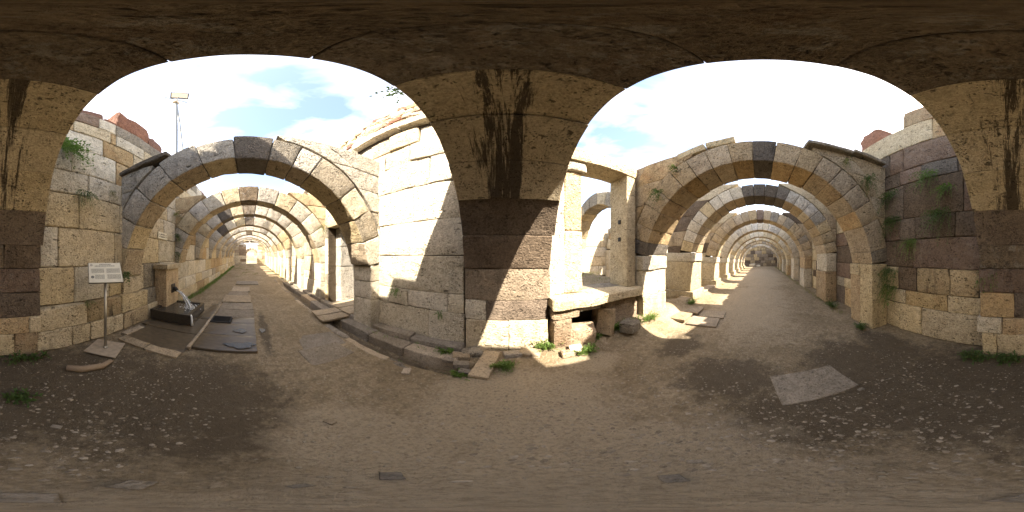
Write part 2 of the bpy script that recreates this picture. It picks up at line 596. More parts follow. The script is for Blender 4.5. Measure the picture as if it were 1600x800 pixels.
def ground_z(x, y, fine=True):
    x = np.asarray(x, float)
    y = np.asarray(y, float)
    P = np.stack([x, y, np.zeros_like(x)], 1)
    near = 1 - sstep(np.hypot(x, y), 25, 40)
    z = (vnoise(P * 0.7, 3) * 0.022 + vnoise(P * 2.3, 4) * 0.012 + vnoise(P * 7.0, 5) * 0.005) * near
    # earth banked up under the window frame and along the pier side
    z = z + 0.20 * sstep(x, 1.2, 2.6) * sstep(y, 1.7, 2.5) * (1 - sstep(x, 4.2, 5.2))
    z = z + 0.72 * sstep(y, 3.1, 3.7) * sstep(x, -0.6, 0.2) * (1 - sstep(x, 3.2, 5.2)) * (1 - sstep(y, 9, 12))
    z = z + 0.10 * sstep(x, 0.2, 1.0) * sstep(y, 2.1, 2.5) * (1 - sstep(y, 2.7, 3))
    # slow rise towards the far end of the fountain gallery
    z = z + 0.28 * sstep(-x, 8, 27) * near
    # drain trench
    tr = sstep(y, 1.73, 1.79) * (1 - sstep(y, 2.04, 2.10)) * sstep(-x, 0.35, 0.55) * (1 - sstep(-x, 9.5, 10))
    z = z - tr * (0.20 + 0.03 * vnoise(P * 3, 8))
    return z


def build_ground():
    ax = np.unique(np.round(np.concatenate([[-300, -120, -60, -40], np.arange(-32, -8, 0.5), np.arange(-8, -4, 0.12), np.arange(-4, 4.01, 0.06), np.arange(4.1, 9, 0.14), np.arange(9, 32, 0.5), [40, 60, 120, 300]]), 4))
    ay = np.unique(np.round(np.concatenate([[-300, -120, -60, -30, -15, -8, -5], np.arange(-4, -3, 0.2), np.arange(-3, 1.7, 0.06), np.arange(1.7, 2.2, 0.03), np.arange(2.2, 4, 0.08), np.arange(4, 9, 0.3), [10, 12, 15, 20, 30, 60, 120, 300]]), 4))
    X, Y = np.meshgrid(ax, ay, indexing='ij')
    x = X.ravel()
    y = Y.ravel()
    z = ground_z(x, y)
    idx = np.arange(len(x)).reshape(X.shape)
    F = np.stack([idx[:-1, :-1], idx[1:, :-1], idx[1:, 1:], idx[:-1, 1:]], -1).reshape(-1, 4)
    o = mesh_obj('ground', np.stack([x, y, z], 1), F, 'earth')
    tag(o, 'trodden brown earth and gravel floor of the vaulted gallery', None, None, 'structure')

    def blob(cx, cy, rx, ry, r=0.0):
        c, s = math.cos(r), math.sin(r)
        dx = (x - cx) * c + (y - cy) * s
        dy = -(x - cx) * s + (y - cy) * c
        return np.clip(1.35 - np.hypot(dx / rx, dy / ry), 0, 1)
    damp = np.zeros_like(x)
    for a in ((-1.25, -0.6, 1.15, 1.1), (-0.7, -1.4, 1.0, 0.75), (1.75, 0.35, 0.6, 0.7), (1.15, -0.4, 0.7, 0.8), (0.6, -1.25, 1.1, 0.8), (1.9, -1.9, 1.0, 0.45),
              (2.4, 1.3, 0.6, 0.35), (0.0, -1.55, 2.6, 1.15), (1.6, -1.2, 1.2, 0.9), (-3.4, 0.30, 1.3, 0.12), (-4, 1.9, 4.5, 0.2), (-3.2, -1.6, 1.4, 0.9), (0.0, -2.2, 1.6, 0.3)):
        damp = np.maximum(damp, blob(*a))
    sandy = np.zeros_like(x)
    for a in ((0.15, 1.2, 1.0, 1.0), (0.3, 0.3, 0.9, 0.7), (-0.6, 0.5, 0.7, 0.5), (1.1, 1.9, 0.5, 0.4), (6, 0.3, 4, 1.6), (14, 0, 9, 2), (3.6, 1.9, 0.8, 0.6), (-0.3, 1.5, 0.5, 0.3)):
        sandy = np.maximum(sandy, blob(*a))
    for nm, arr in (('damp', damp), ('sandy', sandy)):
        at = o.data.attributes.new(nm, 'FLOAT', 'POINT')
        at.data.foreach_set('value', arr.astype(np.float32))
    return o


build_ground()


# ------------------------------------------------------------------ walls
def course_wall(parent, face_y, side, courses, depth=0.32, cell=0.2, rough=0.010, bev=0.032, gap=0.010, name='block', jog=0.008):
    """courses: list of (z0, z1, [x boundaries], [materials]); side=+1: wall lies on the +Y side of face_y"""
    for z0, z1, xs, ms in courses:
        for i in range(len(xs) - 1):
            a, b = xs[i], xs[i + 1]
            mt = ms[i % len(ms)] if isinstance(ms, (list, tuple)) else ms
            if mt is None:
                continue
            j = random.uniform(-jog, jog)
            far = max(abs(a), abs(b)) > 9
            y0 = face_y + side * j
            y1 = face_y + side * depth
            bxo(name, min(a, b) + gap / 2, max(a, b) - gap / 2, min(y0, y1), max(y0, y1), z0 + gap / 2, z1 - gap / 2, mt, parent,
                cell=cell if not far else 9, rough=rough, bev=bev)


def rand_bounds(a, b, lo, hi, first=None):
    xs = [a]
    s = 1 if b > a else -1
    while True:
        step = random.uniform(lo, hi)
        nx = xs[-1] + s * step
        if (b - nx) * s < lo * 0.6:
            xs.append(b)
            return xs
        xs.append(nx)


def pick(*opts):
    """weighted material chooser: ('cream',3),('grey',1)"""
    names = [o[0] for o in opts]
    ws = [o[1] for o in opts]
    return lambda n: random.choices(names, ws, k=n)


def core(parent, x0, x1, y0, y1, z0, z1, mat='mortar', name='core'):
    return bxo(name, x0, x1, y0, y1, z0, z1, mat, parent, cell=2.0, bev=0.01, rough=0.0, chip=0)


# --- back wall, fountain side (-Y, x<0)
YB = -2.5
wl = thing('ashlar_wall', 'long cream ashlar wall behind the fountain, shaded, with red stones on top', 'wall')
core(wl, -11, -0.45, -3.5, YB - 0.04, 0, 5.15)
core(wl, -21, -11, -3.5, YB - 0.04, 0, 4.38)
core(wl, -27, -21, -3.5, YB - 0.04, 0, 5.6)
zc = [0, 0.40, 0.81, 1.46, 2.14, 2.78, 3.27, 3.90, 4.40, 4.78, 5.20]
near = {
    0: ([-0.45, -1.25, -1.62, -2.45, -3.3], ['cream', 'cream', 'cream', 'streaked']),
    1: ([-0.45, -1.55, -2.4, -3.3], ['cream', 'streaked', 'cream']),
    2: ([-0.45, -1.35, -2.15, -2.5, -3.3], ['cream', 'pale', 'cream']),
    3: ([-0.45, -1.05, -2.3, -3.2], ['pale', 'cream', 'cream']),
    4: ([-0.45, -1.45, -2.45, -3.3], ['cream', 'cream', 'cream']),
    5: ([-0.45, -1.65, -2.5, -3.1], ['pale', 'pale', 'cream']),
    6: ([-0.45, -1.3, -2.35, -3.2], ['pale', 'pale', 'ochre']),
    7: ([-0.45, -1.2, -2.0, -2.9, -3.5], ['ochre', 'pale', 'ochre', 'cream']),
    8: ([-0.45, -1.35, -2.2, -2.35, -3.3], ['ochre', 'cream', 'ochre', 'pale']),
    9: ([-0.45, -1.9, -2.35, -3.6], ['purple', 'pale', 'grey']),
}
far_pick = pick(('cream', 5), ('pale', 3), ('ochre', 2), ('grey', 1))
cs = []
for i in range(10):
    xs, ms = near[i]
    ext = rand_bounds(xs[-1], -27, 0.75, 1.45)
    m2 = [ms[k % len(ms)] for k in range(len(xs) - 1)] + (far_pick(len(ext) - 1) if i < 9 else [random.choice(['grey', 'grey', 'purple', 'pale']) for _ in ext[1:]])
    if i >= 8:
        keep = [q for q in range(len(xs + ext[1:])) if (xs + ext[1:])[q] > -11]
        allx = (xs + ext[1:])[:len(keep)]
        cs.append((zc[i], zc[i + 1], allx, m2[:len(allx) - 1]))
        continue
    cs.append((zc[i], zc[i + 1], xs + ext[1:], m2))
course_wall(wl, YB + 0.13, -1, cs[:1], depth=0.45, rough=0.012, bev=0.035, jog=0.02)
course_wall(wl, YB + 0.10, -1, cs[1:2], depth=0.42, rough=0.014, bev=0.04, jog=0.02)
course_wall(wl, YB, -1, cs[2:], depth=0.32)


def lump(name, c, s, mat, parent, rz=0.0, amp=0.12, cell=0.22):
    """weathered rounded lump of stone"""
    _seed[0] += 1
    o = obox(name, c, s, rz, mat, parent, cell=cell, bev=min(s) * 0.28, rough=amp * min(s) * 0.6, chip=0.6,
             rx=random.uniform(-0.07, 0.07), ry=random.uniform(-0.07, 0.07))
    return o


# weathered red masonry left standing on that wall
for c, s in (((-3.05, -2.85, 5.58), (1.15, 0.6, 0.8)), ((-3.95, -2.85, 5.42), (0.75, 0.6, 0.5)), ((-2.35, -2.9, 5.30), (0.5, 0.6, 0.25)),
             ((-1.75, -2.95, 5.42), (0.8, 0.6, 0.45))):
    lump('rubble_stone', c, s, 'red', wl, amp=0.16)
for k in range(14):  # unseen stub behind the overhead arch, added to shade the sunlit wall
    x = -1.3 + 0.42 * (k % 4)
    lump('rubble_stone', (x, -2.95 + random.uniform(-0.1, 0.1), 5.42 + 0.42 * (k // 4)), (0.48, 0.65, 0.46), random.choice(['red', 'purple', 'rubble']), wl, amp=0.15)
for k in range(26):
    x = -5.2 - k * 0.8
    lump('rubble_stone', (x, -3.0, (5.30 if x > -10.8 else 4.5) + random.uniform(0, 0.12)), (random.uniform(0.6, 0.9), 0.6, random.uniform(0.25, 0.5)), random.choice(['red', 'rubble', 'grey']), wl, amp=0.15, cell=0.5)

# --- back wall, dark side (-Y, x>0), set back behind the piers
YD = -2.6
wd = thing('ashlar_wall', 'dark brown and purple ashlar wall with weeds, topped by a cream course', 'wall')
core(wd, -0.4, 4.0, -3.6, YD - 0.04, 0, 5.0)
core(wd, 4.0, 26, -3.6, YD - 0.04, 0, 4.26)
zd = [0, 0.62, 0.94, 1.42, 1.98, 2.43, 3.24, 3.61, 4.28, 5.03]
dn = {
    0: ([0.35, 1.75, 2.3, 3.4], ['cream', 'cream', 'cream']),
    1: ([0.35, 1.2, 2.15, 3.4], ['cream', 'streaked', 'cream']),
    2: ([0.35, 0.62, 1.15, 1.85, 2.35, 3.4], ['pale', 'streaked', 'streaked', 'brown', 'cream']),
    3: ([0.35, 0.48, 1.95, 2.4, 3.4], ['pale', 'purple', 'brown', 'brown']),
    4: ([0.35, 1.05, 1.9, 2.3, 3.4], ['brown', 'brown', 'brown', 'purple']),
    5: ([0.35, 0.9, 2.2, 3.4], ['purple', 'brown', 'brown']),
    6: ([0.35, 1.0, 1.75, 2.3, 3.4], ['brown', 'basalt', 'purple', 'brown']),
    7: ([0.35, 0.7, 2.2, 2.6, 3.4], ['purple', 'purple', 'purple', 'brown']),
    8: ([0.35, 1.5, 3.35], ['ochre', 'cream']),
}
dp = pick(('cream', 3), ('ochre', 2), ('brown', 2), ('purple', 2), ('grey', 2))
cs = []
for i in range(9):
    xs, ms = dn[i]
    ext = rand_bounds(xs[-1], 26 if i < 8 else 4.1, 0.7, 1.4)
    cs.append((zd[i], zd[i + 1] if i < 8 or True else 0, xs + ext[1:], [ms[k % len(ms)] for k in range(len(xs) - 1)] + dp(len(ext) - 1)))
course_wall(wd, YD, -1, cs)
for x0, x1, z0, z1, mt in ((0.6, 1.25, 5.03, 5.75, 'cream'), (1.25, 2.2, 5.03, 5.72, 'ochre'), (-0.2, 0.6, 5.03, 6.3, 'ochre'), (0.6, 1.2, 5.75, 6.6, 'ochre'), (-0.2, 0.6, 6.3, 6.9, 'red')):  # tallest blocks by the overhead arch are unseen, added to cast shade
    bxo('block', x0, x1, YD - 0.45, YD, z0, z1, mt, wd, cell=0.25, rough=0.02, bev=0.05)
for k in range(24):
    lump('rubble_stone', (4.6 + k * 0.85, -3.0, 4.38), (random.uniform(0.5, 0.85), 0.6, random.uniform(0.2, 0.4)), random.choice(['red', 'rubble', 'ochre']), wd, amp=0.15, cell=0.4)
lump('rubble_stone', (3.45, -3.0, 5.4), (0.75, 0.7, 0.85), 'red', wd, amp=0.16)
lump('rubble_stone', (3.35, -2.85, 4.98), (0.4, 0.4, 0.2), 'ochre', wd, amp=0.1)

# --- sunlit wall opposite (+Y, x<0), with doorway
YF = 2.55
wf = thing('ashlar_wall', 'sunlit pale ashlar wall with a doorway, cornice slabs and rubble on top', 'wall')
core(wf, -3.33, -0.6, YF + 0.04, 3.7, 0, 5.0)
core(wf, -27, -4.93, YF + 0.04, 3.7, 0, 4.9)
core(wf, -4.93, -3.33, YF + 0.30, 3.7, 2.62, 5.0)
zf = [0, 0.67, 1.01, 1.66, 2.29, 3.01, 3.65, 4.15, 4.62]
fn = {
    0: ([-0.66, -1.3, -2.55, -3.33], ['pale', 'pale', 'pale']),
    1: ([-0.66, -0.95, -1.75, -2.5, -3.33], ['pale', 'pale', 'pale', 'pale']),
    2: ([-0.66, -2.52, -3.33], ['pale', 'pale']),
    3: ([-0.66, -2.5, -3.33], ['pale', 'pale']),
    4: ([-0.66, -1.62, -2.6, -3.33], ['pale']),
    5: ([-0.66, -1.28, -2.55, -3.4, -4.2, -5.2], ['pale']),
    6: ([-0.66, -1.7, -2.35, -3.4, -4.5, -5.2], ['pale', 'cream']),
    7: ([-0.66, -1.5, -2.2, -2.75, -3.7, -5.2], ['pale', 'cream', 'rubble']),
}
fp = pick(('pale', 5), ('cream', 3), ('grey', 1))
for i in range(8):
    xs, ms = fn[i]
    course_wall(wf, YF, 1, [(zf[i], zf[i + 1], xs, ms)], rough=0.009 if i < 5 else 0.02, bev=0.02 if i < 5 else 0.04, jog=0.01 if i < 5 else 0.035)
    st = -4.93 if i < 5 else -5.2
    ext = rand_bounds(st, -27, 0.8, 1.5)
    course_wall(wf, YF + (0 if i != 0 else -0.02), 1, [(zf[i], zf[i + 1], ext, fp(len(ext) - 1))], rough=0.009)
# doorway jambs and lintel
for z0, z1 in zip((0.0, 0.62, 1.3, 1.95), (0.62, 1.3, 1.95, 2.60)):
    bxo('jamb_block', -4.95, -4.60, YF + 0.34, 3.72, z0 + 0.003, z1 - 0.003, 'silver', wf, cell=0.2, rough=0.012, bev=0.03)
    bxo('jamb_block', -3.66, -3.31, YF + 0.34, 3.72, z0 + 0.003, z1 - 0.003, 'cream', wf, cell=0.2, rough=0.008)
bxo('lintel', -5.15, -3.1, YF + 0.005, 3.0, 2.62, 3.0, 'cream', wf, cell=0.2, rough=0.01)
# cornice slabs
for a, b, dz in ((-0.7, -1.9, 0.0), (-1.92, -3.3, 0.02), (-3.35, -4.7, -0.03)):
    obox('cornice_slab', ((a + b) / 2, YF + 0.22, 4.80 + dz), (abs(b - a) - 0.02, 0.75, 0.17), 0, 'pale', wf, rx=-0.03, cell=0.2, rough=0.012, bev=0.035)
    obox('cornice_slab', ((a + b) / 2 - 0.3, YF + 0.36, 5.02 + dz), (abs(b - a) - 0.1, 0.7, 0.15), 0, 'pale', wf, rx=-0.04, cell=0.2, rough=0.014, bev=0.035)
# rubble core standing above
n = 0
for lay in range(9):
    z = 5.14 + lay * 0.17
    x = -0.8 - random.random() * 0.2
    x_end = -6.3 + lay * 0.25
    while x > x_end:
        wdt = random.uniform(0.16, 0.48)
        top = 6.45 + 0.15 * math.sin(x * 2.1) - (0.5 if x > -1.3 else 0)
        if z < top:
            lump('rubble_stone', (x - wdt / 2, 2.86 + lay * 0.05 + random.uniform(-0.06, 0.06), z + random.uniform(-0.02, 0.02)), (wdt, 0.42, random.uniform(0.13, 0.19)),
                 random.choices(['rubble', 'ochre', 'pale', 'red', 'cream'], [4, 2, 2, 1.2, 2])[0], wf, rz=random.uniform(-0.25, 0.25), amp=0.22, cell=0.16)
        x -= wdt + 0.015
        n += 1
bxo('rubble_core', -6.2, -0.9, 3.0, 3.9, 4.9, 6.2, 'rubble', wf, cell=0.3, rough=0.05, bev=0.15)
for k in range(20):
    lump('rubble_stone', (-6.6 - k * 0.9, 3.0, 4.75 + random.uniform(0, 0.2)), (random.uniform(0.5, 1.0), 0.7, random.uniform(0.3, 0.7)), random.choice(['rubble', 'pale', 'cream']), wf, amp=0.2, cell=0.4)


# ------------------------------------------------------------------ arches
def arch(label, group, x0, x1, yc, zc, ry, rz, ring, joints, mats, cell=0.25, rough=0.008, bev=0.022, xf=None, left=None, right=None, ztop=None, gap=1.3, sp_mats=('cream',), n_extra=0, ring_var=0.02, spcell=None, soffit=None, chip=0.8):
    """transverse arch; angles in degrees measured from +Y; left/right = |y| limits of the spandrels (+Y side, -Y side)"""
    t = thing('stone_arch', label, 'arch', group)
    if xf is None:
        xf = lambda y, wv: x0 + (x1 - x0) * wv

    def pt(ang, rr, wv):
        y = yc + (ry + rr) * np.cos(ang)
        z = zc + (rz + rr) * np.sin(ang)
        return np.stack([xf(y, wv), y, z], 1)
    for k in range(len(joints) - 1):
        a0, a1 = math.radians(joints[k]), math.radians(joints[k + 1])
        g = gap / 100 / ry / 2
        a0, a1 = a0 + g, a1 - g
        rv = random.uniform(-0.012, 0.012)
        ro = ring + random.uniform(-ring_var, ring_var)
        block('voussoir', lambda u, a0=a0, a1=a1, rv=rv, ro=ro: pt(a0 + (a1 - a0) * u[:, 0], rv + (ro - rv) * u[:, 1], u[:, 2] * 1.0 + random.uniform(-0.0, 0.0)),
              ((a1 - a0) * ry, ring, abs(x1 - x0)), mats[k % len(mats)], t, cell=cell, bev=bev, rough=rough, chip=chip,
              mat2=None if soffit is None or mats[k % len(mats)] in ('dark', 'basalt', 'purple') else random.choice(soffit))
    # mortar heart of the ring, so that no light passes the joints
    na = 64
    aa = np.radians(np.linspace(joints[0] + 0.3, joints[-1] - 0.3, na))
    Vc, Fc = [], []
    ci = rough * 2.4 + 0.008
    cw = ci / abs(x1 - x0)
    for a_ in aa:
        for rr, wv in ((ci, cw), (ci, 1 - cw), (ring - 0.05 - ci, 1 - cw), (ring - 0.05 - ci, cw)):
            Vc.append(pt(np.array([a_]), rr, np.array([wv]))[0])
    for i in range(na - 1):
        for k in range(4):
            Fc.append((i * 4 + k, i * 4 + (k + 1) % 4, i * 4 + 4 + (k + 1) % 4, i * 4 + 4 + k))
    Fc += [(0, 3, 2, 1), (na * 4 - 4, na * 4 - 3, na * 4 - 2, na * 4 - 1)]
    mesh_obj('core', Vc, Fc, 'mortar', t)
    # spandrels: courses between ring and wall
    for sgn, lim in ((1, left), (-1, right)):
        if lim is None:
            continue
        zt = ztop if not isinstance(ztop, tuple) else (ztop[0] if sgn > 0 else ztop[1])
        ro_y, ro_z = ry + ring + 0.028, rz + ring + 0.028
        zb = zc + ro_z * math.sqrt(max(0.0, 1 - (min(abs(lim - yc), ro_y) / ro_y) ** 2)) if abs(lim - yc) < ro_y else zc
        zb = max(zb + 0.02, zc + 0.1)
        if zt - zb < 0.15:
            continue
        qq = (zt - 0.10 - zc) / ro_z
        ymin = ro_y * math.sqrt(max(0.0, 1 - qq * qq)) if qq < 1 else 0.0
        nco = max(1, int(round((zt - zb) / 0.5)))
        zs = np.linspace(zb, zt, nco + 1)
        for i in range(nco):
            za, zz = zs[i] + 0.003, zs[i + 1] - 0.003

            def edge(z):
                q = np.clip((z - zc) / ro_z, -1, 1)
                return yc + sgn * np.maximum(ro_y * np.sqrt(np.maximum(1 - q * q, 0.0)), ymin)
            ymid = float(edge(np.array([za]))[0])
            span = abs(lim - float(edge(np.array([zz]))[0]))
            nb = max(1, int(round(span / 0.95)))
            fr = [0] + sorted(random.uniform(0.35, 0.65) if nb == 2 else (q + 1) / nb + random.uniform(-0.06, 0.06) for q in range(nb - 1)) + [1]
            for q in range(nb):
                f0, f1 = fr[q], fr[q + 1]

                def fm(u, f0=f0, f1=f1, za=za, zz=zz):
                    z = za + (zz - za) * u[:, 1]
                    ff = f0 + (f1 - f0) * u[:, 0]
                    y = lim + (edge(z) - lim) * ff - sgn * 0.0
                    return np.stack([xf(y, 0.02 + 0.96 * u[:, 2]), y, z], 1)
                dim = max(0.12, (f1 - f0) * span - 0.006)
                block('spandrel_block', fm, (dim, zz - za, abs(x1 - x0)), random.choice(sp_mats), t, cell=spcell or cell, bev=bev, rough=rough)
    return t


def even(a, b, n, j=0.8):
    d = (b - a) / n
    return [a] + [a + d * k + random.uniform(-j, j) for k in range(1, n)] + [b]


# the arch overhead, on its two piers
def xo(y, wv):
    y = np.asarray(y, float)
    l = np.where(y > 0, -0.64, -0.64 - 0.09 * np.clip(-y / 2.4, 0, 1) ** 2)
    r = np.where(y > 0, 0.70 + 0.03 * np.clip(y / 2.5, 0, 1), 0.70 - 0.125 * np.clip(-y / 2.4, 0, 1) ** 2)
    return l + (r - l) * wv


OC_Y, OC_Z, OR_Y, OR_Z = 0.04, 1.20, 2.44, 2.28


def el_to_ang(e, back=False):
    # angle on the ellipse hit by a sight line of elevation e in the arch's own plane
    best = None
    for k in range(0, 1801):
        a = math.radians(k * 0.1)
        y = OC_Y + OR_Y * math.cos(a)
        z = OC_Z + OR_Z * math.sin(a) - CAM_H
        ee = math.degrees(math.atan2(z, y))
        d = abs(ee - (180 - e if back else e))
        if best is None or d < best[0]:
            best = (d, k * 0.1)
    return best[1]


jo = [el_to_ang(e) for e in (7.4, 20.25, 33.75, 49.95, 65.7, 82.1)] + [el_to_ang(e, True) for e in (79.4, 62.3, 45.5, 30.4, 16.2, 3.8)]
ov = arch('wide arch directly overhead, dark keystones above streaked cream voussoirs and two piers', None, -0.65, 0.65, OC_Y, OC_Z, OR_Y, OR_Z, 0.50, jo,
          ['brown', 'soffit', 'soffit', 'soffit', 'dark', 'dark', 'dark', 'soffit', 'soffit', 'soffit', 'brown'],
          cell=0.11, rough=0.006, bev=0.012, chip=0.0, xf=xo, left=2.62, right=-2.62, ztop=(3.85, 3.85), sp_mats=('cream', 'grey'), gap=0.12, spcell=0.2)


def ang_y(a):
    return OC_Y + OR_Y * math.cos(math.radians(a)), OC_Z + OR_Z * math.sin(math.radians(a))


yf, zspr = ang_y(jo[0])
# forward pier
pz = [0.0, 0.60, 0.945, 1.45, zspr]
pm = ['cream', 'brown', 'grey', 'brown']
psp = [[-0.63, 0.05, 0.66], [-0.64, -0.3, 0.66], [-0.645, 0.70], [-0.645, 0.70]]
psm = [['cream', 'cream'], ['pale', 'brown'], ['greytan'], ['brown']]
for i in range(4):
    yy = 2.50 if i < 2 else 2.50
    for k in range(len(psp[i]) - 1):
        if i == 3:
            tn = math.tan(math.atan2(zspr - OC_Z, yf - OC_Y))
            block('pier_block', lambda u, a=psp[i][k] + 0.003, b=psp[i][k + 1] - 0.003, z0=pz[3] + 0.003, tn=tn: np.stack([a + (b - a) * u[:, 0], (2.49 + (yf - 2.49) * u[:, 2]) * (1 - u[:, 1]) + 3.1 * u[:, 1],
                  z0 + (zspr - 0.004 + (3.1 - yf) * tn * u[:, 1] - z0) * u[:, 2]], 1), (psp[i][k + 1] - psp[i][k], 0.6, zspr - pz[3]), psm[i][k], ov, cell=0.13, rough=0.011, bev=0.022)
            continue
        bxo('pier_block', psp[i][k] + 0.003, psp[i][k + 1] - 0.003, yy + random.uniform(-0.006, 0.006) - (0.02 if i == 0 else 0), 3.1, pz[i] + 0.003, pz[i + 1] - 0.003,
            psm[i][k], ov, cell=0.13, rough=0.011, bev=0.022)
core(ov, -0.60, 0.62, 2.54, 3.05, 0, zspr + 0.25)
core(ov, -0.64, 0.48, -3.05, -2.42, 0, zspr + 0.25)
# back pier
yb, zspb = ang_y(jo[-1])
pz = [0.0, 0.42, 0.70, 1.10, 1.46, zspb]
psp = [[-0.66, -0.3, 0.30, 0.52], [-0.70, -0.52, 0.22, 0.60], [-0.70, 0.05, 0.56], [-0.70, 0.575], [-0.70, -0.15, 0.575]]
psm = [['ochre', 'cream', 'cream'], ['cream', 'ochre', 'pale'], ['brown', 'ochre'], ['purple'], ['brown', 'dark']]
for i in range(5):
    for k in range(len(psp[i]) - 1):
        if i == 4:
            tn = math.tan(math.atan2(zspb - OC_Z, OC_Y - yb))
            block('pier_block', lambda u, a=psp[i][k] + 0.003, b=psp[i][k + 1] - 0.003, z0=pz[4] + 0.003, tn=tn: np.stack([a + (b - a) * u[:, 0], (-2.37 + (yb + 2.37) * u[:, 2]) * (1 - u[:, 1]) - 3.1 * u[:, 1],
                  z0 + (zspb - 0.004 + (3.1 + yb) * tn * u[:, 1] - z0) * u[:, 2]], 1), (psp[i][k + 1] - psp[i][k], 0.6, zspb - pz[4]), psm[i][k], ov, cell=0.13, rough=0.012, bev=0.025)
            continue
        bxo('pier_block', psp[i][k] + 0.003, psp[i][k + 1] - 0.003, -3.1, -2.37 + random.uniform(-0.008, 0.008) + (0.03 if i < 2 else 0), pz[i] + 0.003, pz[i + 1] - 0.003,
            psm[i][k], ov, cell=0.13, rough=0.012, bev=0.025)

# fountain-side arches (x<0)
GL = 'transverse arches of the fountain gallery'
k1 = 2.5 / 2.75
L1 = arch('nearest fountain-side arch, pitted grey voussoirs with a capping slab', GL, -2.5, -3.12, -0.10, 1.65 - 0.62, 2.36, 2.34, 0.53,
          [10, 22, 34, 46, 63, 71, 80.5, 93, 105.8, 120.5, 134, 148, 161, 176], ['pale', 'grey', 'pale', 'grey', 'silver', 'grey', 'basalt', 'silver', 'silver', 'silver', 'silver', 'silver', 'cream'],
          cell=0.11, rough=0.010, bev=0.035, left=2.60, right=-2.58, ztop=(3.98, 3.55), sp_mats=('silver', 'grey', 'silver'), gap=0.8, ring_var=0.05, soffit=('tan', 'cream', 'tan'))
for z0, z1, m_ in ((0, 0.7, 'pale'), (0.7, 1.1, 'pale'), (1.1, 1.44, 'pale')):
    bxo('pier_block', -3.12, -2.5, 2.30, 2.62, z0 + 0.003, z1 - 0.003, m_, L1, cell=0.12, rough=0.012, bev=0.03)
for z0, z1 in ((0.45, 0.80), (0.80, 1.18)):
    bxo('pier_block', -3.12, -2.5, -2.6, -2.44, z0 + 0.003, z1 - 0.003, 'cream', L1, cell=0.12, rough=0.012, bev=0.03)
obox('capping_slab', (-2.82, -1.98, 3.62), (0.78, 1.25, 0.10), 0, 'basalt', L1, rx=0.10, cell=0.12, rough=0.02, bev=0.03)
left_specs = [(-5.10, 0.55, 1.80), (-7.3, 0.55, 1.92), (-9.8, 0.55, 1.90), (-12.1, 0.55, 1.92), (-14.6, 0.55, 1.92), (-17.0, 0.55, 1.93), (-19.2, 0.55, 2.0), (-21.6, 0.55, 2.0)]
ords = ['second', 'third', 'fourth', 'fifth', 'sixth', 'seventh', 'eighth', 'ninth', 'tenth']
for i, (x, th, cr) in enumerate(left_specs):
    nj = 13
    ms = [random.choice(['pale', 'silver', 'silver', 'cream', 'pale']) for _ in range(nj)]
    ms[6] = 'dark' if i in (0, 1, 2, 4) else 'silver'
    if i == 1:
        ms[8] = 'basalt'
    if i == 2:
        ms[9] = 'basalt'
    rr = 2.38
    a = arch('%s stone arch counting away from the overhead arch, fountain gallery' % ords[i], GL, x, x - th, 0.0, CAM_H + cr - rr, rr, rr, 0.55, even(8, 172, nj),
             ms, cell=0.2 if i < 3 else 9, rough=0.01, bev=0.03, left=2.60, right=-2.58, ztop=3.9 if i else (3.85, 3.75), sp_mats=('grey', 'cream', 'ochre'), soffit=('cream', 'tan'))
    for z0, z1 in ((0, 0.75), (0.75, 1.2)):
        bxo('pier_block', x - th, x, 2.36, 2.6, z0 + 0.003, z1 + (CAM_H + cr - rr + 0.33 - 1.2 if z1 > 1 else 0), 'pale', a, cell=9, rough=0.008, bev=0.03)

# pier-side arches (x>0)
GR = 'transverse arches of the pier gallery'
R1 = arch('nearest arch over the dry gallery, brown keystone and weeds along its top', GR, 2.7, 3.52, 0.1, 1.15, 2.3, 2.3, 0.50,
          [12.6, 19.6, 27.1, 37, 45.5, 55, 63.2, 71.5, 80.1, 88.9, 97.3, 106.7, 115.1, 124, 133.2, 142.5, 151.5, 165.5, 172],
          ['basalt', 'tan', 'tan', 'tan', 'tan', 'tan', 'tan', 'tan', 'tan', 'basalt', 'tan', 'tan', 'tan', 'tan', 'tan', 'tan', 'tan', 'grey'],
          cell=0.12, rough=0.008, bev=0.02, left=3.3, right=-2.58, ztop=(3.86, 3.90), sp_mats=('tan', 'tan', 'tan', 'ochre'), gap=0.6, soffit=('ochre', 'tan'))
for z0, z1, y0, mt in ((0, 0.72, 2.36, 'cream'), (0.72, 1.33, 2.38, 'pale'), (1.33, 1.65, 2.34, 'pale')):
    bxo('pier_block', 2.66 if z0 < 1.3 else 2.64, 3.56, y0, 3.3, z0 + 0.003, z1 - 0.003, mt, R1, cell=0.12, rough=0.009, bev=0.025)
bxo('pier_block', 2.66, 3.10, -2.58, -2.14, 0, 1.47, 'cream', R1, cell=0.12, rough=0.007, bev=0.02)
bxo('pier_block', 3.106, 3.52, -2.58, -2.14, 0, 1.20, 'ochre', R1, cell=0.12, rough=0.007, bev=0.02)
bxo('pier_block', 3.106, 3.52, -2.58, -2.12, 1.206, 1.47, 'cream', R1, cell=0.12, rough=0.007, bev=0.02)
for ya, yb_, za in ((-0.75, -1.65, 3.92), (-1.67, -2.5, 3.94)):
    obox('capping_slab', (3.05, (ya + yb_) / 2, za + 0.02), (0.95, abs(ya - yb_), 0.09), 0, 'grey', R1, rx=0.03, cell=0.14, rough=0.014, bev=0.03)
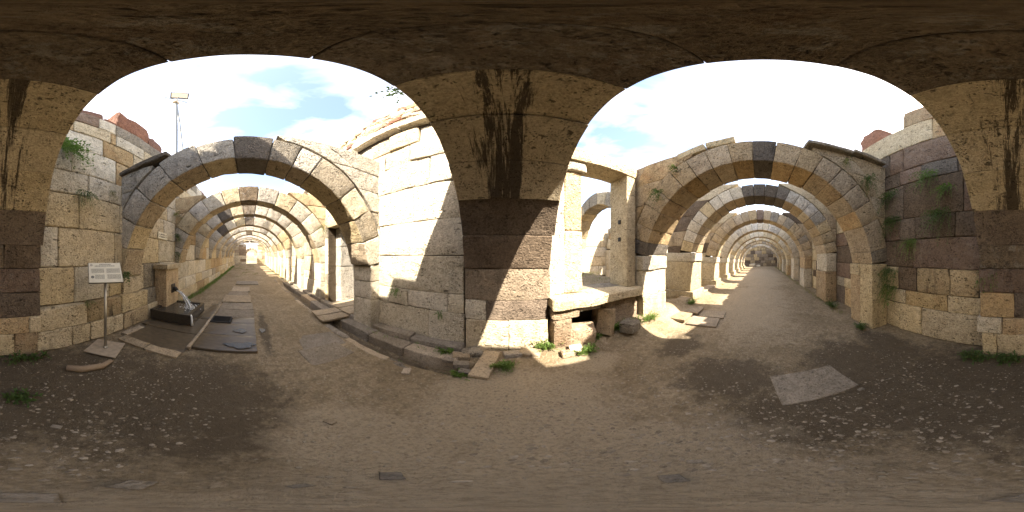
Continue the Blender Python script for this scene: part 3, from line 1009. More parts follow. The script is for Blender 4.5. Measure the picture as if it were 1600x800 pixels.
# thin course lying along the left half of the extrados
for a0, a1, mt in ((83, 72, 'cream'), (71.5, 60, 'cream'), (59.5, 49, 'ochre'), (48.5, 39, 'red')):
    pa, pb = math.radians(a0), math.radians(a1)
    ya, za = 0.1 + 2.84 * math.cos(pa), 1.15 + 2.84 * math.sin(pa)
    yb2, zb2 = 0.1 + 2.84 * math.cos(pb), 1.15 + 2.84 * math.sin(pb)
    ca = math.atan2(zb2 - za, yb2 - ya)
    if za > 3.75:
        obox('capping_slab', (3.11, (ya + yb2) / 2, max((za + zb2) / 2, 3.78) + 0.10), (0.80, math.hypot(yb2 - ya, zb2 - za) - 0.01, 0.17), 0, mt, R1, rx=ca * 0.6, cell=0.14, rough=0.012, bev=0.03)
right_specs = [(5.2, 1.0, 2.02), (8.1, 0.95, 1.85), (10.9, 0.9, 1.76), (13.6, 0.85, 1.62), (16.4, 0.85, 1.58), (19.0, 0.8, 1.46), (21.6, 0.8, 1.30)]
for i, (x, th, cr) in enumerate(right_specs):
    rr = 2.3
    nj = 19
    ms = [random.choice([['cream', 'pale', 'cream'], ['tan', 'tan', 'grey'], ['pale', 'pale', 'silver'], ['cream', 'pale', 'cream']][i % 4]) for _ in range(nj)]
    if i == 0:
        for q in (8, 9, 10, 11):
            ms[q] = 'basalt'
        for q in (12, 13, 14, 15):
            ms[q] = 'silver'
    if i == 1:
        ms[9] = 'purple'
    zc_ = CAM_H + cr - rr
    a = arch('%s stone arch counting away from the overhead arch, dry gallery' % ords[i], GR, x, x + th, 0.1, zc_, rr, rr, 0.45 if i == 0 else 0.52, even(10, 171, nj, 0.6), ms,
             cell=0.25 if i < 2 else 9, rough=0.008, bev=0.022, left=3.4, right=-2.58, ztop=zc_ + rr + 0.40 + (0.1 if i == 0 else 0), sp_mats=('tan', 'cream', 'tan', 'brown'), soffit=('tan', 'cream', 'tan'))
    imp = zc_ + 0.40
    for z0, z1, y0, mt in ((0.0, 0.38, 2.30, 'cream'), (0.38, imp - 0.32, 2.42, 'cream'), (imp - 0.32, imp, 2.37, 'pale')):
        bxo('pier_block', x - (0.06 if z0 == 0 else 0.0), x + th + 0.02, y0, 3.5, z0 + 0.003, z1 - 0.003, mt, a, cell=0.25 if i < 2 else 9, rough=0.01, bev=0.025)
    for z0, z1, mt in ((0, imp * 0.62, 'cream'), (imp * 0.62, imp - 0.02, 'ochre')):
        bxo('pier_block', x, x + th, -2.58, -2.18 + (0.0 if z0 else 0.03), z0 + 0.003, z1 - 0.003, random.choice(['cream', 'ochre', 'pale']), a, cell=0.25 if i < 2 else 9, rough=0.012, bev=0.03)

# far end walls
we = thing('ashlar_wall', 'brown masonry wall closing the far end of the dry gallery', 'wall')
core(we, 26.0, 27, -3.4, 3.4, 0, 5.2)
z = 0
for h in (0.5, 0.45, 0.5, 0.5, 0.55, 0.5, 0.5, 0.5, 0.5, 0.6):
    ys = rand_bounds(-3.3, 3.3, 0.5, 1.1)
    for a, b in zip(ys[:-1], ys[1:]):
        bxo('block', 25.85 + random.uniform(0, 0.04), 26.2, a + 0.006, b - 0.006, z + 0.005, z + h - 0.005, random.choice(['streaked', 'greytan', 'brown', 'greytan']), we, cell=9, rough=0.02, bev=0.04)
    z += h
for c, s in (((24.9, 1.4, 0.22), (0.5, 0.9, 0.45)), ((25.2, 0.5, 0.12), (0.5, 0.6, 0.25))):
    tag(lump('fallen_block', c, s, 'pale', None), 'pale fallen block %s at the far end of the dry gallery' % ('large' if s[1] > 0.7 else 'small'), 'stone')

wq = thing('end_wall', 'sunlit end wall with an arched doorway closing the fountain gallery', 'wall')
for y0, y1, z1 in ((-3.4, -0.55, 3.5), (1.25, 3.4, 3.5)):
    z = 0.2
    while z < z1 - 0.1:
        h = min(0.5, z1 - z)
        ys = rand_bounds(y0, y1, 0.6, 1.1)
        for a, b in zip(ys[:-1], ys[1:]):
            bxo('block', -27.4, -26.9 + random.uniform(-0.03, 0.03), a + 0.005, b - 0.005, z, z + h - 0.008, random.choice(['pale', 'rubble', 'cream']), wq, cell=9, rough=0.02, bev=0.04)
        z += h
for k in range(8):
    a0, a1 = math.radians(180 * k / 8 + 1), math.radians(180 * (k + 1) / 8 - 1)
    block('voussoir', lambda u, a0=a0, a1=a1: np.stack([-27.4 + 0.5 * u[:, 2], 0.35 + (0.9 + 0.4 * u[:, 1]) * np.cos(a0 + (a1 - a0) * u[:, 0]), 1.75 + (0.9 + 0.4 * u[:, 1]) * np.sin(a0 + (a1 - a0) * u[:, 0])], 1),
          (0.35, 0.4, 0.5), 'rubble', wq, cell=9, bev=0.03, rough=0.01)
bxo('lintel', -27.5, -26.8, -3.4, 3.4, 3.52, 3.82, 'plaster', wq, cell=9, rough=0, bev=0.02)
sh = thing('shelter_roof', 'dark shelter roof on a white post above the far end wall', 'roof')
prism('roof_panel', [((-29.0, 0.2, 4.10), (3.9, 8.0, 0.22), None)], 'black', sh)
prism('post', [((-26.95, 0.0, 4.02), (0.2, 0.2, 0.38), None)], 'plaster', sh)
prism('beam', [((-27.0, 0.2, 4.28), (0.2, 8.0, 0.12), None)], 'plaster', sh)
ww = thing('courtyard_wall', 'pale wall seen far off through the arched doorway', 'wall')
for k in range(6):
    for j in range(5):
        bxo('block', -36.4, -36, -3 + k * 1.3 + 0.01, -1.7 + k * 1.3 - 0.01, j * 0.6, j * 0.6 + 0.59, random.choice(['pale', 'cream']), ww, cell=9, rough=0.01)

# ------------------------------------------------------------------ second gallery seen through the window frame
GS = 'arches of the gallery behind the window frame'
for i, (x, lab) in enumerate(((3.3, 'grey arch nearest behind the stone window frame'), (5.7, 'cream arch farther behind the stone window frame'), (8.4, 'third pale arch behind the stone window frame'))):
    a = arch(lab, GS, x, x + 0.7, 5.55, 1.75, 1.95, 1.95, 0.5, even(8, 172, 11), [random.choice(['grey', 'grey', 'cream'] if i == 0 else ['cream', 'ochre', 'pale']) for _ in range(11)],
             cell=0.25, rough=0.012, bev=0.03, left=7.9, right=3.45, ztop=(3.3, 3.4), sp_mats=('grey', 'cream'))
    for z0, z1 in ((0.0, 0.8), (0.8, 1.4), (1.4, 2.0)):
        bxo('pier_block', x, x + 0.7, 7.5, 8.1, z0 + 0.003, z1, 'pale', a, cell=0.3, rough=0.01)
        bxo('pier_block', x, x + 0.7, 3.0 if i else 3.32, 3.6, z0 + 0.003, z1, 'cream', a, cell=0.3, rough=0.01)
wg = thing('ashlar_wall', 'sunlit cream wall at the back of the second gallery', 'wall')
core(wg, -1, 16, 8.15, 8.8, 0, 3.3)
for i in range(5):
    xs = rand_bounds(-1, 14, 0.8, 1.5)
    course_wall(wg, 8.1, 1, [(0.5 + i * 0.56, 0.5 + (i + 1) * 0.56, xs, fp(len(xs) - 1))], cell=9)

# window frame
wn = thing('window_frame', 'open stone window frame of pilaster, post, lintel and sill', 'window frame')
bxo('pilaster', 0.70, 0.99, 2.62, 3.15, 0.98, 3.25, 'pale', wn, cell=0.14, rough=0.012, bev=0.03)
bxo('column', 1.0, 1.36, 2.66, 3.12, 0.98, 2.10, 'cream', wn, cell=0.14, rough=0.012, bev=0.035)
bxo('column', 1.01, 1.35, 2.67, 3.11, 2.105, 3.30, 'ochre', wn, cell=0.14, rough=0.012, bev=0.035)
bxo('capital', 0.98, 1.42, 2.60, 3.16, 3.31, 3.53, 'pale', wn, cell=0.12, rough=0.01, bev=0.05)
bxo('post', 2.36, 2.62, 2.56, 3.16, 0.98, 3.52, 'cream', wn, cell=0.16, rough=0.006, bev=0.02)
for z0 in (2.02, 2.42):
    prism('socket_shade', [((2.352, 2.80, z0), (0.03, 0.07, 0.09), None)], 'black', wn)  # thin black boxes on the post, painting the shade inside its sockets
bxo('lintel', 0.95, 2.64, 2.54, 3.18, 3.54, 3.86, 'cream', wn, cell=0.14, rough=0.013, bev=0.03)
obox('sill', (1.68, 2.62, 0.89), (2.0, 0.60, 0.17), 0.03, 'cream', wn, rx=0.03, cell=0.13, rough=0.014, bev=0.04)
obox('sill', (1.75, 3.05, 0.90), (1.9, 0.5, 0.16), 0.0, 'grey', wn, cell=0.16, rough=0.014, bev=0.04)
bxo('support_block', 0.72, 1.02, 2.36, 2.9, 0.05, 0.60, 'rubble', wn, cell=0.13, rough=0.016, bev=0.05)
bxo('support_block', 0.70, 1.16, 2.38, 2.95, 0.61, 0.76, 'rubble', wn, cell=0.13, rough=0.016, bev=0.04)
bxo('support_block', 1.72, 2.62, 2.50, 3.1, 0.12, 0.77, 'rubble', wn, cell=0.12, rough=0.04, bev=0.09)
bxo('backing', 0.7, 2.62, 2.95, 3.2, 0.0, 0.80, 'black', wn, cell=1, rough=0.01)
obox('packing_stone', (1.32, 2.60, 0.735), (0.55, 0.4, 0.07), 0.1, 'pale', wn, ry=0.06, cell=0.1, rough=0.01)
obox('packing_stone', (1.72, 2.44, 0.38), (0.16, 0.30, 0.52), 0.5, 'ochre', wn, ry=0.25, cell=0.1, rough=0.02, bev=0.04)

# fallen stones in front of it
for nm, c, s, mt, lab in (('fallen_stone', (2.12, 2.22, 0.24), (0.36, 0.3, 0.22), 'grey', 'grey angular stone lying below the window sill by the pier'),
                          ('fallen_stone', (1.25, 2.55, 0.22), (0.5, 0.4, 0.3), 'rubble', 'tan rubble stone inside the dark hole under the sill'),
                          ('fallen_stone', (1.02, 2.22, 0.09), (0.2, 0.16, 0.12), 'pale', 'small pale stone at the foot of the sill support'),
                          ('fallen_stone', (0.86, 2.16, 0.07), (0.18, 0.14, 0.1), 'rubble', 'small tan stone beside the overhead pier foot'),
                          ('fallen_stone', (2.42, 2.30, 0.23), (0.16, 0.12, 0.1), 'red', 'little reddish stone against the nearest arch pier')):
    tag(lump(nm, c, s, mt, None, rz=random.uniform(-0.6, 0.6), amp=0.16, cell=0.08), lab, 'stone')

# ------------------------------------------------------------------ drain along the sunlit wall
dk = thing('drain_kerb', 'stone kerbs of the drain channel along the sunlit wall', 'kerb')
for (y0, y1, zt, z0, lo, hi, mt) in ((2.06, 2.32, 0.05, -0.25, 0.7, 1.3, ['greyslab', 'slab']), (2.325, 2.54, 0.13, -0.2, 0.6, 1.2, ['greyslab', 'grey']), (1.63, 1.76, 0.012, -0.25, 0.6, 1.2, ['slab', 'greyslab'])):
    for a, b in ((-0.62, -3.28), (-4.2, -11)):
        xs = rand_bounds(a, b, lo, hi)
        for p, q in zip(xs[:-1], xs[1:]):
            j = random.uniform(-0.02, 0.02)
            bxo('kerb_stone', q + 0.008, p - 0.008, y0 + j, y1 + (j if y1 < 2.3 else 0), z0, zt + random.uniform(-0.015, 0.015), random.choice(mt), dk, cell=0.16 if q > -5 else 0.6, rough=0.015, bev=0.035)

# boards bridging the drain at the doorway
for k, (x0, x1, y0, y1, lab) in enumerate(((-3.68, -3.32, 1.60, 2.34, 'tan stone board across the drain, nearer of the pair at the doorway'),
                                           (-4.10, -3.70, 1.62, 2.36, 'tan stone board across the drain, farther of the pair at the doorway'),
                                           (-3.95, -3.36, 2.38, 3.0, 'tan threshold board lying just inside the doorway'),
                                           (-4.58, -3.97, 2.38, 3.6, 'tan threshold board against the rough doorway jamb'))):
    tag(bxo('bridge_board', x0, x1, y0, y1, 0.055 + 0.012 * k, 0.10 + 0.012 * k, 'slab', None, cell=0.2, rough=0.003, bev=0.01), lab, 'board', 'boards at the drain doorway')
# slab bridging the drain end by the overhead pier
tag(obox('bridge_slab', (-0.245, 2.03, 0.055), (0.23, 0.66, 0.06), -0.16, 'slab', None, rx=0.03, cell=0.12, rough=0.003, bev=0.012), 'narrow tan slab bridging the drain end at the overhead pier', 'slab')
for k, (x, y, s) in enumerate(((-0.62, 2.2, 0.2), (-0.55, 1.98, 0.16), (-0.75, 2.05, 0.12), (-0.48, 2.36, 0.26), (0.1, 2.34, 0.2), (0.36, 2.35, 0.24), (-0.46, 1.82, 0.12))):
    labs = ['broad grey stone at the drain end by the slab', 'flat stone in the drain mouth', 'little stone wedged in the drain', 'squared stone between kerb and overhead pier', 'stone under the middle of the overhead pier',
            'long stone at the right foot of the overhead pier', 'small stone beside the narrow tan slab']
    tag(lump('foot_stone', (x, y, 0.03), (s * 1.3, s * 0.8, s * 0.55), random.choice(['greyslab', 'grey', 'slab']), None, rz=random.uniform(-0.5, 0.5), amp=0.14, cell=0.07), labs[k], 'stone')

# ------------------------------------------------------------------ paving
def paving(x0, x1, y0, y1, zt, mt, lab, rz=0.0, th=0.06, cat='paving slab', group=None, name='paving_slab', rough=0.005):
    gz = float(ground_z([(x0 + x1) / 2], [(y0 + y1) / 2])[0])
    return tag(obox(name, ((x0 + x1) / 2, (y0 + y1) / 2, gz + zt - th / 2), (abs(x1 - x0) - 0.008, abs(y1 - y0) - 0.008, th), rz, mt, None, cell=0.14, rough=rough, bev=0.012), lab, cat, group)


simple('wetslab', (0.085, 0.065, 0.042), 0.30, 0.0, 0.35, 11, 0.35, 0.5)
P_ = 'wet paving round the fountain'
paving(-2.95, -2.04, -2.15, -0.97, 0.03, 'wetslab', 'damp front slab of the platform left of the gutter', group=P_)
paving(-3.85, -2.96, -2.3, -0.97, 0.028, 'wetslab', 'wet middle slab of the platform under the trough edge', group=P_)
paving(-5.2, -3.86, -1.2, -0.97, 0.028, 'wetslab', 'narrow wet slab between trough and gutter', group=P_)
paving(-3.0, -2.40, -0.90, 0.12, 0.05, 'wetslab', 'wet slab with a broken edge nearest in front of the grate', group=P_)
paving(-3.62, -3.01, -0.90, 0.12, 0.048, 'wetslab', 'wet slab just before the drain grate', group=P_)
paving(-4.75, -4.06, -0.90, 0.12, 0.046, 'greyslab', 'dry patched slab just beyond the drain grate', group=P_)
paving(-4.05, -3.63, -0.42, 0.12, 0.046, 'wetslab', 'wet slab beside the drain grate', group=P_)
paving(-5.45, -4.76, -0.90, 0.10, 0.046, 'greyslab', 'grey slab before the raised tan slabs', group=P_)
P2 = 'tan slabs down the fountain gallery'
paving(-6.45, -5.47, -0.95, 0.05, 0.09, 'slab', 'raised tan slab nearest beyond the fountain', group=P2)
paving(-7.3, -6.47, -0.90, -0.05, 0.06, 'slab', 'second tan slab beyond the fountain', group=P2)
paving(-8.6, -7.4, -0.85, 0.0, 0.03, 'slab', 'third tan slab beyond the fountain', group=P2)
paving(-10.4, -9.2, -0.8, 0.5, 0.02, 'greyslab', 'grey slab far down the fountain gallery', group=P2)
paving(-1.92 - 0.5, -1.92, 0.75, 1.45, 0.012, 'greyslab', 'flush grey slab set in the earth between paving and drain', rz=0.1)
paving(-2.95, -2.35, 0.85, 1.6, 0.010, 'greyslab', 'flush slab touching the drain edge near the boards', rz=-0.1)
paving(1.28, 1.85, -0.88, -0.12, 0.020, 'greyslab', 'lone pale slab sunk in dark soil on the dry side', rz=0.12)
P3 = 'tan boards in the sun patch'
paving(3.30, 3.85, 0.98, 1.68, 0.04, 'slab', 'front tan board in the sun patch by the nearest pier', group=P3, rz=0.1)
paving(3.88, 4.40, 0.95, 1.60, 0.04, 'slab', 'rear tan board in the sun patch by the nearest pier', group=P3, rz=0.1)
paving(3.30, 3.9, 1.72, 2.30, 0.03, 'slab', 'tan board between sun patch and pier foot', group=P3, rz=0.08)
paving(3.95, 4.5, 1.65, 2.28, 0.03, 'slab', 'far tan board between sun patch and second pier', group=P3, rz=0.08)
for k, (a, b) in enumerate(((3.65, 4.35), (4.4, 5.1), (6.3, 7.2), (7.25, 8.05))):
    tag(bxo('threshold_stone', a, b, 2.34, 2.75, -0.05, 0.20 if k < 2 else 0.14, 'slab', None, cell=0.2, rough=0.01, bev=0.03),
        ['threshold stone beside the nearest pier', 'threshold stone beside the second pier plinth', 'threshold stone beyond the second pier', 'threshold stone before the third pier'][k], 'step stone', 'threshold stones between the piers')

for k, (x0, x1, y0, y1, lab) in enumerate(((-2.22, -2.03, -1.55, -0.98, 'pale dry edge stone at the right front of the wet platform'), (-2.24, -2.03, -2.12, -1.56, 'pale dry edge stone by the info sign base'),
                                           (-2.8, -2.25, -2.26, -2.10, 'pale dry edge stone along the wall foot'))):
    paving(x0, x1, y0, y1, 0.042, 'slab', lab, group=P_, rough=0.012)
# gutter kerb and grate
gk = thing('gutter', 'narrow stone gutter edge running from the paving to the grate', 'gutter')
xs = rand_bounds(-2.36, -5.2, 0.5, 0.9)
for p, q in zip(xs[:-1], xs[1:]):
    bxo('gutter_stone', q + 0.005, p - 0.005, -0.965, -0.905, -0.05, 0.075, 'slab', gk, cell=0.15, rough=0.008, bev=0.015)
gr = thing('drain_grate', 'black metal drain grate between the wet slabs', 'grate')
prism('frame', [((-3.84, -0.885, 0.055), (0.40, 0.03, 0.03), None), ((-3.84, -0.445, 0.055), (0.40, 0.03, 0.03), None), ((-3.65, -0.665, 0.055), (0.03, 0.41, 0.03), None), ((-4.03, -0.665, 0.055), (0.03, 0.41, 0.03), None)], 'black', gr)
for k in range(6):
    prism('bar', [((-3.70 - k * 0.055, -0.665, 0.055), (0.016, 0.41, 0.024), None)], 'black', gr)
prism('pit', [((-3.84, -0.665, 0.02), (0.36, 0.41, 0.02), None)], 'black', gr)  # flat black sheet standing in for the shade below the bars

# ------------------------------------------------------------------ fountain
fo = thing('fountain', 'stone wall fountain with a capped stele and dark wet trough', 'fountain')
bxo('stele', -4.46, -3.72, -2.45, -2.08, 0.22, 1.30, 'ochre', fo, cell=0.12, rough=0.004, bev=0.015)
bxo('cap', -4.52, -3.66, -2.47, -2.02, 1.30, 1.43, 'cream', fo, cell=0.12, rough=0.005, bev=0.02)
tz = 0.30
trough = prism('trough', [((-3.85, -1.78, 0.145), (1.10, 1.04, 0.19), None), ((-3.33, -1.78, 0.27), (0.08, 1.04, 0.06), None), ((-4.37, -1.78, 0.27), (0.08, 1.04, 0.06), None),
                          ((-3.85, -1.30, 0.27), (0.96, 0.08, 0.06), None), ((-3.85, -2.26, 0.27), (0.96, 0.08, 0.06), None)], 'wetstone', fo)
bxo('foot', -4.30, -3.40, -2.2, -1.40, 0.0, 0.05, 'wetstone', fo, cell=0.3, rough=0.004)
tube('spout', [(-4.09, -2.10, 0.74), (-4.07, -1.99, 0.73), (-4.05, -1.93, 0.69)], [0.055, 0.065, 0.05], 'black', fo, 10)
obox('spout_mount', (-4.09, -2.075, 0.74), (0.22, 0.05, 0.24), 0, 'wetstone', fo, cell=0.1, rough=0.006, bev=0.02)

wj = thing('water', 'white water pouring from the spout into the dark trough and spilling over', 'water')
V = Vector
jet = []
for k in range(12):
    t = k / 11
    jet.append((-4.05 + 0.10 * t, -1.93 + 0.42 * t, 0.69 - 0.02 * t - 0.40 * t * t))
for q in range(5):
    off = [(0, 0), (0.025, 0.02), (-0.025, 0.01), (0.01, -0.03), (-0.012, 0.035)][q]
    tube('jet', [(a + off[0] * (0.4 + i * 0.1) + random.uniform(-0.006, 0.006), b + off[1] * (0.4 + i * 0.12), c - abs(off[1]) * i * 0.03 + random.uniform(-0.006, 0.006)) for i, (a, b, c) in enumerate(jet)],
         [0.009 + 0.0014 * i + random.uniform(-0.005, 0.006) for i in range(12)], 'foam' if q % 2 else 'water', wj, 6)
# pool surface with ripples, foam ring
nx, ny = 26, 26
gx = np.linspace(-4.33, -3.37, nx)
gy = np.linspace(-2.22, -1.34, ny)
X, Y = np.meshgrid(gx, gy, indexing='ij')
d = np.hypot(X + 3.95, Y + 1.51)
Z = 0.272 + 0.010 * np.sin(d * 60) * np.exp(-d * 4)
idx = np.arange(nx * ny).reshape(nx, ny)
F = np.stack([idx[:-1, :-1], idx[1:, :-1], idx[1:, 1:], idx[:-1, 1:]], -1).reshape(-1, 4)
simple('pool', (0.035, 0.034, 0.030), 0.05, 0, 0.2, 30, 0.2, 0.6)
mesh_obj('pool_surface', np.stack([X.ravel(), Y.ravel(), Z.ravel()], 1), F, 'pool', wj)
V_, F_ = [], []
for k in range(150):
    a = random.uniform(0, 6.28)
    r = abs(random.gauss(0.10, 0.08))
    p = Vector((-3.95 + math.cos(a) * r * 1.1, -1.51 + math.sin(a) * r, 0.275 + random.uniform(0, 0.012)))
    s = random.uniform(0.007, 0.022)
    b0 = len(V_)
    for dx, dy, dz in ((1, 0, 0), (0, 1, 0), (-1, 0, 0), (0, -1, 0), (0, 0, 1), (0, 0, -1)):
        V_.append((p.x + dx * s, p.y + dy * s, p.z + dz * s * 0.5))
    F_ += [tuple(b0 + i for i in f) for f in ((0, 1, 4), (1, 2, 4), (2, 3, 4), (3, 0, 4), (1, 0, 5), (2, 1, 5), (3, 2, 5), (0, 3, 5))]
for k in range(90):
    i = random.randint(3, 11)
    a, b, c = jet[i]
    p = Vector((a + random.gauss(0, 0.012 * i * 0.4), b + random.gauss(0.01, 0.012 * i * 0.45), c + random.gauss(0, 0.02)))
    s = random.uniform(0.004, 0.010)
    b0 = len(V_)
    for dx, dy, dz in ((1, 0, 0), (0, 1, 0), (-1, 0, 0), (0, -1, 0), (0, 0, 1), (0, 0, -1)):
        V_.append((p.x + dx * s, p.y + dy * s, p.z + dz * s * 1.6))
    F_ += [tuple(b0 + i_ for i_ in f) for f in ((0, 1, 4), (1, 2, 4), (2, 3, 4), (3, 0, 4), (1, 0, 5), (2, 1, 5), (3, 2, 5), (0, 3, 5))]
tag(mesh_obj('foam', V_, F_, 'foam', wj), kind='stuff')
tube('spill', [(-3.36, -1.27, 0.29), (-3.34, -1.245, 0.26), (-3.335, -1.235, 0.16), (-3.335, -1.23, 0.04)], [0.02, 0.022, 0.02, 0.03], 'foam', wj, 6)
# thin puddles on the wet slabs
for k, (cx, cy, rx, ry, zz) in enumerate(((-3.2, -0.18, 0.09, 0.13, 0.054), (-2.58, -0.15, 0.10, 0.24, 0.0565), (-3.3, 0.26, 0.10, 0.06, 0.02))):
    gz = float(ground_z([cx], [cy])[0])
    V_ = [(cx, cy, gz + zz + 0.004)]
    for i in range(28):
        a = i / 28 * 6.283
        q = 1 + 0.18 * math.sin(3 * a + k) + 0.12 * math.sin(7 * a + 2 * k)
        V_.append((cx + rx * q * math.cos(a), cy + ry * q * math.sin(a), gz + zz + 0.003))
    F_ = [(0, i + 1, (i + 1) % 28 + 1) for i in range(28)]
    tag(mesh_obj('puddle', V_, F_, 'pool'), ['puddle in the middle of the wet slabs', 'puddle on the broken front slab', 'puddle in the earth beside the grate slab'][k], 'puddle', 'puddles by the fountain')

# ------------------------------------------------------------------ info sign
sg = thing('info_sign', 'tilted cream information panel on a steel post with square base plate', 'sign')
sx, sy = -1.62, -1.98
face = math.atan2(-sx, sy)
prism('base_plate', [((sx, sy, 0.035), (0.50, 0.50, 0.014), Matrix.Rotation(R(28), 3, 'Z'))], 'rustplate', sg)
tube('post', [(sx, sy, 0.035), (sx, sy, 1.32)], 0.024, 'steel', sg, 14)
tube('collar', [(sx, sy, 0.04), (sx, sy, 0.075)], 0.036, 'steel', sg, 14)
# panel frame: normal towards camera, tilted back
nrm = Vector((0.50, 0.86, 0)).normalized()
rgt = Vector((-nrm.y, nrm.x, 0))
Rm = Matrix((rgt, nrm.cross(rgt) * 1.0, nrm)).transposed()
tilt = Matrix.Rotation(R(-38), 3, rgt)
upv = (tilt @ Vector((0, 0, 1))).normalized()
if upv.dot(nrm) > 0:
    tilt = Matrix.Rotation(R(38), 3, rgt)
    upv = (tilt @ Vector((0, 0, 1))).normalized()
pn = rgt.cross(upv).normalized()
if pn.dot(nrm) < 0:
    pn = -pn
B = Matrix((rgt, upv, pn)).transposed()
pc = Vector((sx, sy, 1.39))
prism('panel', [(pc, (0.52, 0.36, 0.016), B)], 'panel', sg)
prism('backing_tray', [(pc - pn * 0.013, (0.535, 0.375, 0.010), B)], 'black', sg)
segs = []


def textline(u0, u1, v, h, dens=1.0):
    u = u0
    while u < u1:
        l = random.uniform(0.008, 0.026) * dens
        l = min(l, u1 - u)
        c = pc + rgt * (-(u + l / 2)) + upv * v + pn * 0.0092
        segs.append((c, (l, h, 0.0012), B))
        u += l + 0.005


textline(-0.10, 0.09, 0.145, 0.012, 1.3)
textline(-0.16, 0.16, 0.118, 0.012, 1.3)
for (u0, u1) in ((-0.235, -0.02), (0.02, 0.225)):
    for j in range(8):
        textline(u0, u1, 0.065 - j * 0.0105, 0.0035)
    for j in range(8):
        textline(u0, u1 if u0 < 0 else 0.17, -0.045 - j * 0.0105, 0.0035)
tag(prism('lettering', segs, 'ink', sg), kind='stuff')


def disc(name, c, r, mat, parent, a, b, nrm_, r0=0.0):
    V, F = [], []
    n = 20
    for k in range(n):
        t = 6.28319 * k / n
        for rr in (r0, r):
            V.append(c + (a * math.cos(t) + b * math.sin(t)) * rr + nrm_ * 0.0)
    for k in range(n):
        q = (k + 1) % n
        F.append((2 * k, 2 * k + 1, 2 * q + 1, 2 * q))
    return mesh_obj(name, V, F, mat, parent)


disc('emblem', pc - rgt * 0.215 * -1 * -1 + upv * 0.135 + pn * 0.0095, 0.018, 'ink', sg, rgt, upv, pn, 0.009)
disc('emblem', pc - rgt * 0.205 * -1 * -1 - upv * 0.085 + pn * 0.0095, 0.024, 'ink', sg, rgt, upv, pn, 0.004)

# small notice on the wall behind the first arch
nb = thing('wall_notice', 'small cream notice with two round marks on the wall above the fountain', 'sign')
nc = Vector((-4.18, YB + 0.03, 1.65 + 0.60))
prism('plate', [(nc, (0.52, 0.02, 0.20), Matrix.Rotation(R(-3), 3, 'Y'))], 'panel', nb)
segs = []
for v in (0.035, -0.035):
    u = -0.11
    while u < 0.12:
        l = random.uniform(0.014, 0.03)
        segs.append((nc + Vector((-u, 0.0115, v)), (l, 0.002, 0.04), None))
        u += l + 0.012
tag(prism('lettering', segs, 'ink', nb), kind='stuff')
for u in (0.19, -0.19):
    disc('round_mark', nc + Vector((u, 0.0125, 0.0)), 0.05, 'ink', nb, Vector((1, 0, 0)), Vector((0, 0, 1)), Vector((0, 1, 0)), 0.034)

# ------------------------------------------------------------------ floodlight mast behind the wall
lm = thing('floodlight_mast', 'tall tripod floodlight mast rising behind the fountain wall', 'light mast')
bx_, by_ = -7.45, -3.42 - 0.2
tz_ = 13.2
tube('pole', [(bx_, by_, 0), (bx_, by_, tz_)], 0.10, 'galv', lm, 10)
for k, (dx, dy) in enumerate(((-0.95, 0.10), (-1.25, -0.7))):
    tube('stay', [(bx_ + dx * 1.9, by_ + dy * 1.9, 0), (bx_ - 0.05, by_, tz_ - 0.15)], 0.055, 'galv', lm, 8)
for z in np.arange(5.5, 12.5, 1.1):
    f = (tz_ - z) / tz_ * 1.9
    tube('rung', [(bx_, by_, z), (bx_ - 0.95 * f, by_ + 0.1 * f, z)], 0.012, 'galv', lm, 6)
tube('crossarm', [(bx_ + 0.45, by_ - 0.35, tz_ + 0.25), (bx_ - 0.5, by_ + 0.4, tz_ + 0.25)], 0.03, 'galv', lm, 8)
for s in (1, -1):
    tube('bracket', [(bx_ + 0.45 * s, by_ - 0.37 * s, tz_ + 0.05), (bx_ + 0.45 * s, by_ - 0.37 * s, tz_ + 0.5)], 0.02, 'galv', lm, 6)
tube('neck', [(bx_, by_, tz_), (bx_ - 0.12, by_ + 0.1, tz_ + 0.75)], 0.03, 'galv', lm, 8)
fr = Matrix.Rotation(R(-58), 3, 'Z') @ Matrix.Rotation(R(-38), 3, 'X')
prism('lamp_housing', [(Vector((bx_ - 0.18, by_ + 0.12, tz_ + 1.05)), (0.95, 0.18, 0.55), fr)], 'black', lm)
prism('lamp_glass', [(Vector((bx_ - 0.18, by_ + 0.12, tz_ + 1.05)) + fr @ Vector((0, 0.10, 0)), (0.84, 0.02, 0.46), fr)], 'lampglass', lm)
prism('junction_box', [(Vector((bx_ + 0.02, by_, tz_ - 0.1)), (0.4, 0.25, 0.3), None)], 'plaster', lm)

# clay pipe fragment
pp = tag(tube('clay_pipe', [(-0.86, -1.78, 0.035), (-1.0, -1.66, 0.04), (-1.25, -1.58, 0.045), (-1.42, -1.62, 0.04)], [0.045, 0.05, 0.042, 0.03], 'clay', None, 12), 'broken clay pipe lying in the earth before the info sign', 'pipe')

# ------------------------------------------------------------------ loose stones and gravel
V_, F_ = [], []
ico = [(0, 0, 1), (0.9, 0, 0.1), (0.28, 0.85, 0.1), (-0.72, 0.52, 0.1), (-0.72, -0.52, 0.1), (0.28, -0.85, 0.1), (0, 0, -1)]
icf = [(0, 1, 2), (0, 2, 3), (0, 3, 4), (0, 4, 5), (0, 5, 1), (6, 2, 1), (6, 3, 2), (6, 4, 3), (6, 5, 4), (6, 1, 5)]
npb = 26000
ang = rng.uniform(0, 2 * np.pi, npb)
rad = np.abs(rng.normal(0, 2.2, npb)) + 0.25
px = np.cos(ang) * rad * 1.3
py = np.sin(ang) * rad * 0.9
ok = (py > -2.3) & (py < 2.4) & (np.abs(px) < 9)
